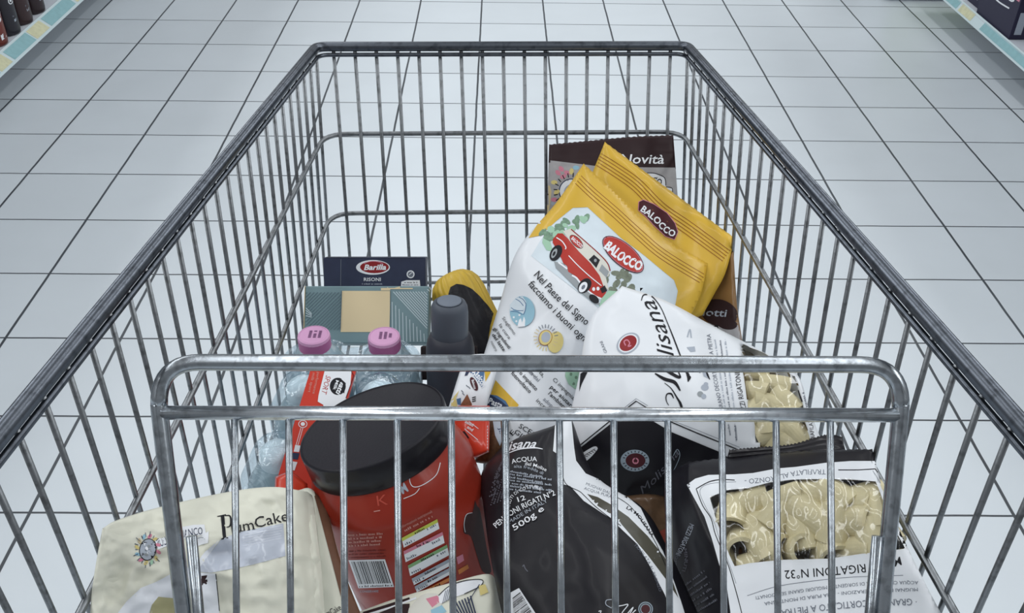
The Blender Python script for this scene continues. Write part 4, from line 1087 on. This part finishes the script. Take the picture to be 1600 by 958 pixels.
pr.stroke([(895, 705), (952, 659), (994, 627), (1010, 637), (1050, 660), (1090, 677), (1152, 702)], 1.8, INK, 1)
pr.stroke([(950, 657), (994, 623), (1012, 634)], .7, INKG, 1); pr.stroke([(1050, 657), (1092, 673), (1156, 699)], .6, INKG, 1)
SILV = mat('seal_silver', srgb(146, 160, 172), .4)
pr.ell(992, 719.5, 22.5, 17, 0, SILV); pr.ell(993, 719.5, 15.5, 11.5, 0, MAROON); pr.ell(993, 720, 5, 5, 0, PINK); pr.ell(993, 720, 3, 3, 0, MAROON)
for k in range(20):
    if k in (0, 10): continue
    q = 2 * math.pi * k / 20; pr.stroke([(992.5 + 16.5 * math.cos(q), 719.5 + 12.6 * math.sin(q)), (992.5 + 20 * math.cos(q), 719.5 + 15.4 * math.sin(q))], 1.4, INK, 1)
pr.text('Molisana', [(1004, 772), (1030, 748), (1062, 708)], 12, INKD, shear=.3)
pr.stroke([(1052, 712), (1058, 702), (1062, 712), (1054, 732), (1048, 738)], 1, SILV)
pr.poly([(896, 725), (905, 712), (927, 698), (934, 700), (930, 707), (918, 719), (904, 727)], INKW, smooth=3)
for k in range(8): pr.stroke([(904 + k * 3.4, 720 - k * 2.5), (909 + k * 3.2, 719 - k * 2.0)], 1.0, INK, 1)
pr.stroke([(890, 729), (905, 717), (930, 701)], .8, INK, 3)
pr.poly([(907, 584), (921, 575), (914, 590), (909, 600), (905, 612)], INK)
prW = Printer(MB(), [v for v in mb.v], [f for f in mb.f])
pr.poly([(x, y) for x, y in winA], WFILM, off=.0006, grid=4.0, bumpy=.004)
fm = mb.mats.index(WFILM); keep = [i for i, q in enumerate(mb.m) if q == fm]
film = MB(); film.add(mb.v, [mb.f[i] for i in keep], WFILM)
mb.f = [f for i, f in enumerate(mb.f) if i not in set(keep)]; mb.m = [q for q in mb.m if q != fm]; mb.mats.pop(fm)
def compact(b):
    used = sorted({i for f in b.f for i in f}); mp = {a_: k for k, a_ in enumerate(used)}
    b.v = [b.v[i] for i in used]; b.f = [tuple(mp[i] for i in f) for f in b.f]; return b
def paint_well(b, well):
    """the recess behind the window is the inside of the bag, with shade in its brown"""
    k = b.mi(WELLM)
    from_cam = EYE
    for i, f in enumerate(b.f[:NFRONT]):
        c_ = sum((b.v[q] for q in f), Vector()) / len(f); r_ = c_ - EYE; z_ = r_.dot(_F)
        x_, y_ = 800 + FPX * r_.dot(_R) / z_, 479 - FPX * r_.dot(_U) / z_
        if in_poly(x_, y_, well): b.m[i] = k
NFRONT = 64 * 60; paint_well(mb, winA); compact(mb)
oA = mb.build('pasta_bag'); tag(oA, 'white pasta bag with large black script and a red seal, right of the car bag', 'food bag', cartload)
compact(film).build('window_film', oA)
for (x, y, an, tip) in [(1183, 600, 40, 20), (1212, 590, 20, 0), (1200, 622, 10, -15), (1231, 618, 60, 0), (1226, 645, 0, 10), (1200, 650, 80, 0), (1206, 676, -20, 0), (1240, 672, 50, 0), (1180, 565, 10, 0), (1180, 640, -30, 0), (1240, 697, 20, 0), (1212, 700, 100, 0)]:
    place_pasta(x, y, an, .016, prA, 'ribbed pasta tube seen through the window of the white bag on the upper right', 'pasta tubes in the white bag', .92, tip)

# right front bag
c = CR(1040, 680, 3.4455)
winC = c([(238, 335), (330, 297), (450, 285), (560, 255), (690, 240), (860, 237), (1000, 240), (1130, 250), (1155, 310), (1185, 400), (1240, 520), (1290, 612), (1050, 640), (880, 665), (620, 672), (450, 690), (372, 706), (345, 650), (300, 530), (268, 440)])
mb, prC = bag([[(1040, 742, 1.022), (1060, 730, 1.008), (1076, 722, .99), (1175, 711, .97), (1270, 704, .925), (1363, 702, .878)],
              [(1044, 800, .985), (1064, 792, .965), (1080, 785, .94), (1185, 782, .905), (1290, 780, .87), (1383, 775, .842)],
              [(1052, 885, .965), (1086, 885, .93), (1122, 880, .888), (1215, 880, .862), (1320, 885, .838), (1430, 880, .787)],
              [(1066, 990, .935), (1108, 992, .885), (1150, 995, .838), (1250, 1000, .815), (1360, 1000, .79), (1488, 992, .76)]], K_FILM, .045, seed=13, wr=.0018, crease=(2,), well=winC, wdepth=.040, res=(80, 60), jag=.6)
pr = prC
white = c([(115, 268), (160, 235), (230, 215), (370, 212), (470, 205), (600, 180), (700, 172), (860, 150), (1000, 140), (1125, 140), (1190, 280), (1250, 450), (1330, 620), (1400, 740), (1516, 958), (1600, 1120), (390, 1120), (350, 958), (330, 820), (290, 700), (250, 560), (210, 440), (160, 350)])
# label ring around the window: two halves so that the window stays open
w0 = winC
def ringpoly(outer, inner):
    """fill between two outlines"""
    bm = bmesh.new()
    for L_ in (outer, inner):
        vs = [bm.verts.new((x, y, 0)) for x, y in L_]
        for i in range(len(vs)): bm.edges.new((vs[i - 1], vs[i]))
    bmesh.ops.triangle_fill(bm, use_beauty=True, edges=bm.edges[:])
    bm.verts.ensure_lookup_table(); bm.verts.index_update()
    v = [(q.co.x, q.co.y) for q in bm.verts]; f = []
    for q in bm.faces:
        cx_ = sum(w.co.x for w in q.verts) / 3; cy_ = sum(w.co.y for w in q.verts) / 3
        if in_poly(cx_, cy_, outer) and not in_poly(cx_, cy_, inner): f.append(tuple(w.index for w in q.verts))
    bm.free(); return v, f
pr.under(white, W_PAPER); pr._lay(*ringpoly(white, winC), W_PAPER)
pr.stroke(c([(372, 243), (300, 240), (235, 252), (165, 290)]), 1.6, INK, 4); pr.stroke(c([(165, 290), (200, 380), (245, 450), (270, 540), (330, 680), (365, 790), (410, 958), (425, 1050)]), 1.4, INK, 4)
pr.stroke(c([(380, 252), (240, 262), (185, 300), (215, 385), (262, 470), (290, 560), (345, 700), (380, 800)]), .6, INKG, 4)
pr.stroke(c([(930, 188), (1040, 188), (1128, 182)]), 1.6, INK, 2); pr.stroke(c([(1128, 182), (1200, 300), (1270, 470), (1340, 610), (1400, 740), (1480, 900), (1530, 1000)]), 1.4, INK, 4)
pr.stroke(c([(1115, 192), (1185, 310), (1255, 480)]), .6, INKG, 3)
pr.text('TRAFILATA AL BRONZO -', c([(862, 186), (720, 190), (560, 225), (425, 238)]), 8.2, INKG, bold=.005)
pr.text('MEZZI RIGATONI N°32', c([(1262, 655), (1120, 688), (880, 712), (640, 730)]), 14, INK, bold=.004)
pr.stroke(c([(440, 865), (600, 815), (800, 785), (1000, 765), (1280, 755)]), .8, INKG)
pr.text('ACQUA CRISTALLINA DI SORGENTE - MIGLIORI GRANI SELEZIONATI', c([(1360, 785), (1100, 790), (800, 820), (485, 868)]), 5.6, INKG)
pr.text('MUGNAI DA 5 GENERAZIONI - ARIA PURA DI MONTAGNA', c([(1358, 822), (1050, 835), (800, 862), (530, 900)]), 5.6, INKG)
pr.text('· GRANO DECORTICATO A PIETRA ·', c([(1352, 880), (1100, 888), (860, 910), (600, 945)]), 11, INKG)
pr.text('MEZZI RIGATONI', [(1078, 818), (1068, 842), (1056, 866)], 8, INKL)
pr.text('MINUTI', [(1068, 858), (1070, 875), (1066, 892)], 5.5, INKD); pr.text('COTTURA', [(1060, 862), (1053, 880), (1062, 900)], 4.5, INKD)
for k in range(6): pr.words((1072 + k * 4 - 3, 928 + k * 8 - 10), (1102 + k * 4, 893 + k * 9), 3.4, INKD, 100 + k)
pr.poly(winC, WFILM, off=.0006, grid=4.0, bumpy=.005)
fm = mb.mats.index(WFILM); keep = [i for i, q in enumerate(mb.m) if q == fm]
film = MB(); film.add(mb.v, [mb.f[i] for i in keep], WFILM)
ks = set(keep); mb.f = [f for i, f in enumerate(mb.f) if i not in ks]; mb.m = [q for q in mb.m if q != fm]; mb.mats.pop(fm)
NFRONT = 80 * 60; paint_well(mb, winC); compact(mb)
oC = mb.build('pasta_bag'); tag(oC, 'pasta bag with upside-down print and a large clear window, front right of the cart', 'food bag', cartload)
compact(film).build('window_film', oC)
pl = [(1138, 792, 80, 15), (1148, 842, 60, 45), (1187, 808, 5, 0), (1222, 768, 5, 10), (1258, 795, 38, 0), (1250, 828, 75, 10), (1205, 856, 10, 35), (1246, 858, 10, 65), (1293, 850, 60, 40), (1332, 808, 15, 25),
      (1334, 856, 10, 20), (1178, 872, 0, 0), (1303, 764, 50, 0), (1362, 788, 75, 0), (1360, 822, 45, 0), (1186, 842, 60, 0), (1272, 756, 30, 0), (1335, 780, 20, 30), (1352, 842, 50, 0), (1164, 768, 10, 0), (1356, 860, 10, 0), (1300, 822, 100, 10), (1210, 790, 120, 0), (1346, 760, 0, 0)]
for k, (x, y, an, tip) in enumerate(pl):
    place_pasta(x, y, an, .0165 + .0025 * (k % 3), prC, 'ribbed pasta tube seen through the window of the front right bag', 'pasta tubes in the front right bag', 1.02, tip)
# serrated back seal of this bag
SEALK = mat('black_seal', srgb(30, 28, 33), .4, coat=.3)
mb, pr = bag([[(1140, 703, .985), (1190, 699, .975), (1240, 694, .965), (1290, 680, .955), (1316, 683, .95)], [(1135, 722, .985), (1190, 716, .972), (1240, 712, .957), (1290, 708, .94), (1322, 708, .93)]], SEALK, .004, _F, seed=14, wr=.001, edge=.002, ripple=(1, .0012, 3), res=(70, 10), jag=1.0)
mb.build('top_seal', oC)

# black bag in the middle front
mb, prD = bag([[(782, 700, 1.045), (812, 683, 1.02), (845, 672, 1.01), (868, 664, 1.015), (892, 652, 1.03)],
              [(752, 742, 1.0), (800, 735, .972), (850, 735, .96), (890, 745, .975), (930, 742, 1.005)],
              [(757, 805, .94), (820, 800, .92), (890, 800, .91), (950, 800, .935), (1006, 795, .975)],
              [(768, 880, .885), (845, 880, .865), (925, 880, .855), (1000, 872, .89), (1046, 862, .935)],
              [(790, 985, .855), (870, 990, .808), (950, 992, .805), (1020, 990, .835), (1098, 975, .88)]], K_FILM, .04, seed=15, wr=.0026, wf=1.2, res=(60, 64))
pr = prD; c = CR(740, 700, 3.7125)
pr.poly([(868, 655), (864, 705), (880, 716), (880, 757), (891, 760), (912, 783), (953, 810), (996, 851), (1018, 890), (1039, 930), (1056, 985), (1078, 985), (1064, 940), (1047, 892), (1036, 862), (1022, 838), (1001, 794), (982, 778), (947, 754), (915, 740), (900, 720), (897, 700), (892, 650)], W_PAPER)
pr.poly([(917, 772), (934, 777), (955, 789), (982, 808), (1012, 838), (1039, 872), (1048, 900), (1060, 935), (1040, 905), (1012, 868), (985, 836), (961, 808), (934, 791)], OLIVE)
pr.stroke([(876, 725), (883, 755), (905, 768), (912, 774), (934, 795), (970, 822)], 1.2, INK); pr.stroke([(962, 776), (985, 792), (1008, 822), (1025, 850), (1040, 885)], 1.0, INK)
pr.text('MUGNAI DAL', [(915, 758), (953, 773)], 4.5, INKG); pr.text('ACQUA PURA', [(912, 765), (955, 779)], 4.5, INKG)
pr.text('LA MOLISANA', [(978, 795), (996, 808), (1018, 840)], 5, INK, bold=.02); pr.text('TRAFILATA AL BRONZO', [(990, 852), (1012, 880), (1030, 925)], 4.5, INKG)
pr.text('lisana', [(790, 706), (815, 700), (838, 700)], 14, INKW, shear=.55, bold=.015); pr.stroke([(793, 709), (812, 702), (835, 700), (848, 702)], [1, 2, 2, 1], INKW)
pr.text('ACQUA', [(800, 725), (820, 721), (839, 721)], 7.4, INKW, bold=.005)
pr.text('del Molise', [(820, 727), (836, 730), (853, 737)], 5.6, INKW, bold=.005); pr.text('alta fredda di', [(803, 731), (825, 733), (848, 742)], 5, INKL)
for k in range(7): pr.words((797 - k * .5, 738 + k * 4.6), (848 + (k % 2) * 14, 747 + k * 4.2), 3.0, INKL, 120 + k)
for k in range(6): pr.words((776 - k * 2.2, 742 + k * 7), (786 - k * 2, 722 + k * 10), 3.0, INKD, 140 + k)
for k in range(5): pr.words((768 + k * 5, 790 - k * 2), (781 + k * 5, 752 - k * 3), 2.6, INKD, 150 + k)
pr.text('MINUTI DI COTTURA', [(796, 798), (802, 778), (818, 767), (834, 763), (844, 768)], 5.2, INKW)
pr.text('12', [(810, 785), (822, 781)], 8, INKW, bold=.01)
pr.text('PENNONI RIGATI N°2', [(776, 826), (800, 806), (830, 790), (868, 774)], 9, INKW, bold=.008)
pr.text('MADE IN ITALY', [(797, 819), (825, 802), (856, 785)], 6, INKL); pr.text('500g e', [(804, 830), (828, 815), (851, 797)], 9.5, INKW, bold=.008)
pr.poly([(796, 927), (811, 919), (846, 972), (840, 990), (796, 990)], INKW); pr.bars([(842, 968), (812, 922), (799, 932), (799, 1000)], INK, seed=9)
pr.stroke(c([(800, 880), (770, 885), (768, 910), (800, 930)]), 1.2, INKL); pr.stroke(c([(800, 925), (860, 915), (895, 910), (860, 958), (870, 975)]), 1.4, INKW); pr.stroke(c([(880, 975), (925, 925), (900, 975), (940, 940)]), 1.4, INKW)
pr.stroke(c([(725, 950), (740, 945), (730, 970)]), 1.2, INKW, 2)
pr.ell(1008.5, 952, 11.5, 11.5, 0, SILV); pr.ell(1008.5, 952, 7, 7, 0, MAROON); pr.ring(1008.5, 952, 9.8, 9.8, 0, 1.2, INK)
pr.stroke(c([(285, 690), (292, 680), (300, 700), (315, 718)]), 1.4, INKD)
o = mb.build('pasta_bag'); tag(o, 'rounded black pasta bag with white lettering, front middle of the cart', 'food bag', cartload)

# brown wrapper glimpsed under the white bag
mb, pr = bag([[(978, 775, 1.052), (1015, 772, 1.048), (1050, 778, 1.05)], [(990, 830, 1.045), (1025, 830, 1.04), (1056, 830, 1.045)], [(1010, 900, 1.03), (1040, 900, 1.025), (1066, 900, 1.03)]], mat('brown_wrap', srgb(118, 92, 70), .35, coat=.4, vary=.3, vscale=90), .006, seed=21, wr=.003, wf=1.8, res=(26, 26))
pr.poly([(1018, 836), (1040, 826), (1062, 850), (1060, 890), (1040, 868)], mat('dull_red_print', srgb(150, 70, 60), .4)); pr.stroke([(1004, 802), (1006, 818), (1016, 822)], 1.5, INKL, 2); pr.stroke([(1022, 845), (1040, 856), (1052, 878)], 1.0, INKL, 2)
o = mb.build('snack_packet'); tag(o, 'brown wrapper with dull red print, glimpsed between the two black pasta bags', 'food packet', cartload)

# ---------------------------------------------------------------- 10 cream bags at the front left
mb, pr = bag([[(160, 826, .767), (185, 812, .795), (255, 791, .835), (355, 769, .87), (425, 761, .89), (478, 768, .915)],
              [(150, 880, .758), (190, 865, .775), (250, 850, .795), (350, 835, .82), (430, 828, .845), (487, 845, .88)],
              [(143, 930, .754), (185, 925, .775), (250, 915, .785), (350, 900, .80), (430, 895, .82), (494, 905, .86)],
              [(138, 1000, .750), (180, 1000, .768), (250, 1000, .77), (350, 1000, .785), (430, 1000, .80), (500, 1000, .84)]], CREAM, .035, Vector((.45, .5, -.7)), seed=16, wr=.0042, wf=2.6, crumple=1.0, res=(84, 60), edge=.008, well=None)
c = CR(130, 720, 4.0)
WH = mat('white_tissue', srgb(230, 234, 241), .4, coat=.2)
pr.poly(c([(270, 880), (360, 795), (450, 760), (560, 700), (700, 650), (760, 570), (850, 495), (712, 700), (830, 705), (850, 960), (850, 1120), (710, 1120), (700, 780), (575, 860), (470, 850), (430, 900), (410, 960), (250, 1000), (180, 1000)]), WH)
pr.poly(c([(712, 695), (760, 620), (860, 492), (970, 448), (1250, 392), (1264, 595), (1100, 640), (960, 672), (800, 700)]), mat('grey_film', srgb(196, 203, 216), .3, coat=.5))
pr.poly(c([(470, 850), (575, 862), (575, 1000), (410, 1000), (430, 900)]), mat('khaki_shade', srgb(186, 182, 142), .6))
for k in range(6): pr.stroke(c([(1000, 455 + k * 16), (1240, 405 + k * 16)]), .6, WH, 1)
pr.poly(c([(708, 724), (776, 715), (779, 774), (712, 784)]), BROWN); pr.stroke(c([(829, 708), (838, 800), (851, 940)]), 1.4, INK, 2)
SER = INK
pr.poly(c([(838, 347), (892, 335), (893, 341), (882, 345), (893, 478), (906, 480), (906, 486), (862, 494), (862, 487), (873, 483), (860, 349), (838, 352)]), INK)
pr.stroke(c([(885, 346), (915, 345), (925, 380), (915, 410), (895, 416)]), [1, 2, 3.6, 2, 1], INK)
pr.text('lumCake', c([(930, 452), (1050, 432), (1150, 405), (1285, 375)]), 17.5, INK)
for (x, y) in ((958, 452), (975, 449), (1000, 441), (1035, 436), (1065, 431)): pr.stroke(c([(x - 9, y), (x + 9, y - 3)]), 1.0, INK, 1)
pr.poly(c([(445, 495), (500, 482), (560, 462), (620, 415), (690, 402), (757, 400), (768, 462), (700, 472), (625, 490), (560, 520), (470, 555)]), INKW)
pr.poly(c([(690, 480), (740, 470), (785, 440), (783, 515), (740, 525), (695, 545), (700, 515)]), INKW); pr.stroke(c([(690, 490), (740, 480), (757, 490), (740, 505), (700, 512)]), 1.2, PGREY)
pr.text('MULINO', c([(462, 546), (520, 525), (580, 500)]), 13.5, NAVY, bold=.0, shear=.1); pr.text('BIANCO', c([(605, 485), (680, 470), (748, 460)]), 12, NAVY, shear=.1)
ex, ey = 231, 859
for k, m_ in enumerate((PINK, PALEY, LGREEN, PALEY, PINK, BLUE, PALEY, TAN, BLUE, PINK, PALEY, PINK)):
    q = math.radians(k * 30 + 10); pr.ell(ex + 17 * math.cos(q), ey + 21 * math.sin(q), 4.5, 2.6, k * 30 + 40, m_, n=10)
for k in range(18):
    q = math.radians(k * 20)
    if -60 < (k * 20 + 60) % 360 - 60 < 30 and k * 20 < 30 or k * 20 > 320: continue
    pr.stroke([(ex + 16 * math.cos(q), ey + 20 * math.sin(q)), (ex + (20 + k % 3 * 2) * math.cos(q), ey + (25 + k % 3 * 2) * math.sin(q))], 1.2, INKG if k % 2 else NAVY, 1)
pr.ell(ex, ey, 13.5, 17.5, 12, INK); pr.ell(ex, ey, 12.3, 16.2, 12, INKL)
for k in range(6): pr.ell(ex - 5 + (k * 7) % 11, ey - 8 + k * 3.2, 3.2, 2.2, k * 40, PGREY if k % 2 else INKW, n=10)
o = mb.build('plum_cake_bag'); tag(o, 'crumpled cream paper cake bag with a sun emblem, front left of the cart', 'food bag', cartload)

KB = mat('brown_side', srgb(118, 84, 66), .5, vary=.2, vscale=60)
mb, pr = bag([[(466, 766, .95), (486, 764, .945), (510, 790, .94)], [(480, 860, .912), (505, 865, .907), (535, 885, .91)], [(488, 995, .882), (520, 995, .877), (576, 990, .895)]], CREAM, .010, seed=17, wr=.002, res=(18, 40), edge=.003)
pr.poly([(488, 764), (494, 764), (514, 790), (538, 880), (580, 1000), (550, 1000), (519, 880), (498, 800)], KB)
pr.poly([(488, 820), (494, 818), (497, 845), (491, 848)], NAVY); pr.words((492, 862), (494, 848), 3, INKG, 170)
pr.text('PlumCake', [(501, 968), (524, 958), (534, 952)], 10, INK)
pr.stroke([(494, 902), (500, 930), (503, 960)], 1.6, INK, 2); pr.stroke([(494, 902), (500, 906), (499, 920)], 1, INK, 2)
o = mb.build('plum_cake_bag'); tag(o, 'narrow cream and brown side of a second cake bag, left of the red tub', 'food bag', cartload)

mb, pr = bag([[(555, 958, .915), (620, 935, .905), (700, 912, .895), (762, 897, .895), (778, 915, .905)], [(548, 990, .89), (620, 980, .875), (700, 965, .87), (762, 955, .875), (784, 960, .89)], [(540, 1030, .87), (620, 1030, .85), (700, 1030, .85), (762, 1030, .86), (790, 1020, .88)]], CREAM, .012, seed=18, wr=.003, wf=1.4, res=(50, 30), edge=.004)
c = CR(450, 718, 3.9925)
pr.stroke(c([(470, 962), (620, 915), (760, 870)]), 5, BROWN, 2); pr.stroke(c([(470, 975), (640, 925), (800, 865)]), 3, INKW, 2)
pr.poly(c([(490, 990), (700, 905), (760, 900), (750, 1000)]), BROWN); pr.poly(c([(755, 930), (830, 850), (900, 835), (960, 860), (930, 960), (760, 1000)]), CREAMP, smooth=3)
pr.poly(c([(860, 870), (930, 850), (960, 880), (900, 925)]), PINK); pr.poly(c([(890, 940), (960, 910), (990, 950), (900, 990)]), BLUE)
pr.poly(c([(940, 850), (1010, 790), (1120, 755), (1210, 752), (1200, 790), (1100, 840), (1010, 870), (950, 900)]), INKW, smooth=3); 
for k in range(6): pr.stroke(c([(965 + k * 12, 900 - k * 6), (985 + k * 12, 820 - k * 8)]), 1.2, INKG, 1)
pr.stroke(c([(940, 850), (1010, 790), (1120, 755), (1210, 752), (1200, 790), (1100, 840)]), 1.2, INK)
for k in range(7): pr.stroke(c([(1030 + k * 18, 900 - k * 8), (1080 + k * 16, 985)]), 2.2, NAVY, 1)
pr.poly(c([(1190, 790), (1230, 780), (1250, 830), (1200, 850)]), PALEY); pr.stroke(c([(1195, 780), (1150, 850), (1120, 900)]), 1.2, NAVY, 2)
o = mb.build('cake_packet'); tag(o, 'cream packet with a sketched emblem and navy strokes, under the front of the red tub', 'food packet', cartload)

# ---------------------------------------------------------------- 11 goods on the shelves
def at_xyz(x, y, z): return Vector((x, y, z))
SH = .166
BM = [mat('russet_pack', srgb(112, 48, 40), .35, coat=.3), mat('black_pack', srgb(42, 40, 48), .35, coat=.3), mat('deep_brown_pack', srgb(58, 40, 42), .35, coat=.3), mat('dark_pack', srgb(48, 34, 38), .35, coat=.3)]
lbls = ['russet pouch bottle at the near end of the left shelf', 'black pouch bottle beside the russet one on the left shelf', 'deep brown pouch bottle third along the left shelf', 'dark pouch bottle farthest along the left shelf']
for k, (yb, m_) in enumerate(((3.635, BM[0]), (3.757, BM[1]), (3.88, BM[2]), (4.01, BM[3]), (3.51, BM[1]))):
    xb = -1.957; e = empty('drink_bottle', (xb, yb, SH), lbls[k] if k < 4 else 'black pouch bottle at the very corner of the left shelf', 'bottle', 'bottles on the left shelf')
    b = MB(); b.lathe([(.036, 0), (.041, .004), (.043, .02), (.043, .19), (.040, .22), (.030, .25), (.018, .262), (.018, .275)], m_, Matrix.Translation((xb, yb, SH)), 32, 1.0, 1.15)
    pr = Printer(b, list(b.v), list(b.f))
    r_ = Vector((xb + .05, yb - .03, SH)) - EYE
    def px(v): r = v - EYE; z = r.dot(_F); return (800 + FPX * r.dot(_R) / z, 479 - FPX * r.dot(_U) / z)
    def qd(y0, y1, z0, z1): return [px(Vector((xb + .040, yb + y, SH + z))) for y, z in ((y0, z0), (y1, z0), (y1, z1), (y0, z1))]
    if k == 0:
        pr.poly(qd(-.03, .03, .025, .045), INKW); pr.ell(*px(Vector((xb + .040, yb - .01, SH + .10))), 4, 5, 0, INKW, n=12); pr.ell(*px(Vector((xb + .040, yb + .012, SH + .115))), 4, 4, 0, INKW, n=12); pr.poly(qd(-.03, .03, .16, .20), INKL)
    else:
        pr.ring(*px(Vector((xb + .040, yb, SH + .13))), 4, 6, 0, 1.4, INKW); pr.ell(*px(Vector((xb + .040, yb, SH + .13))), 1.6, 2.2, 0, INKW, n=10)
        pr.poly(qd(-.015, .03, .05, .06), INKL); pr.poly(qd(-.02, .02, .07, .076), INKD)
    b.build('bottle_body', e, auto=60)
    b = MB(); b.lathe([(.021, .268), (.0215, .29), (.018, .293)], mat('small_cap', srgb(180, 180, 184), .4), Matrix.Translation((xb, yb, SH)), 24); b.build('cap', e, auto=50)
BX = mat('navy_box', srgb(46, 44, 66), .45)
def shelf_box(y0, y1, dx, x0, h, label, art):
    b = MB(); b.box((x0, y0, SH), (x0 + dx, y1, SH + h), BX); pr = Printer(b, list(b.v), list(b.f))
    def px(v): r = v - EYE; z = r.dot(_F); return (800 + FPX * r.dot(_R) / z, 479 - FPX * r.dot(_U) / z)
    S = lambda y, z: px(Vector((x0 - .0001, y, SH + z))); N_ = lambda x, z: px(Vector((x, y0 - .0001, SH + z)))
    art(pr, S, N_); o_ = b.build('product_box', smooth=False); soften(o_, .002); tag(o_, label, 'box', 'boxes on the right shelf'); return o_
def art1(pr, S, N_):
    pr.text('jerwo', [S(4.10, .150), S(3.86, .130)], 10, INKW, bold=.04, shear=.2)
    pr.stroke([S(4.08, .115), S(3.98, .10), S(3.87, .105)], 2.4, INKW)
    for k in (0, 1): pr.poly([N_(2.10 + k * .050, .02), N_(2.13 + k * .050, .02), N_(2.13 + k * .050, .11), N_(2.10 + k * .050, .11)], INKL)
    pr.poly([N_(2.10, .20), N_(2.22, .20), N_(2.22, .22), N_(2.10, .22)], INKL)
    pr.poly([S(3.845, .15), S(3.81, .15), S(3.81, .19), S(3.845, .19)], PINK)
shelf_box(3.80, 4.13, .15, 2.085, .26, 'navy box with white script and two pale bars, nearest on the right shelf', art1)
def art2(pr, S, N_): pr.poly([S(3.7, .03), S(3.6, .03), S(3.6, .06), S(3.7, .06)], INKW)
shelf_box(3.40, 3.74, .15, 2.30, .24, 'dark box set back at the right edge of the right shelf', art2)
def art3(pr, S, N_): pr.poly([S(4.3, .03), S(4.2, .03), S(4.2, .06), S(4.3, .06)], INKW)
shelf_box(4.17, 4.31, .12, 2.11, .2, 'small dark box behind the navy box with white script', art3)
# green display plinth at the end of the right shelf
b = MB(); GRD = mat('green_board', srgb(150, 184, 92), .5)
b.box((1.93, 4.78, .02), (2.60, 5.1, .50), M_SHELF); pr = Printer(b, list(b.v), list(b.f))
b.box((1.97, 4.772, .06), (2.60, 4.779, .46), GRD)
o = b.build('display_stand', smooth=False); tag(o, 'low display stand with a green front panel, beyond the right shelf', 'display stand')
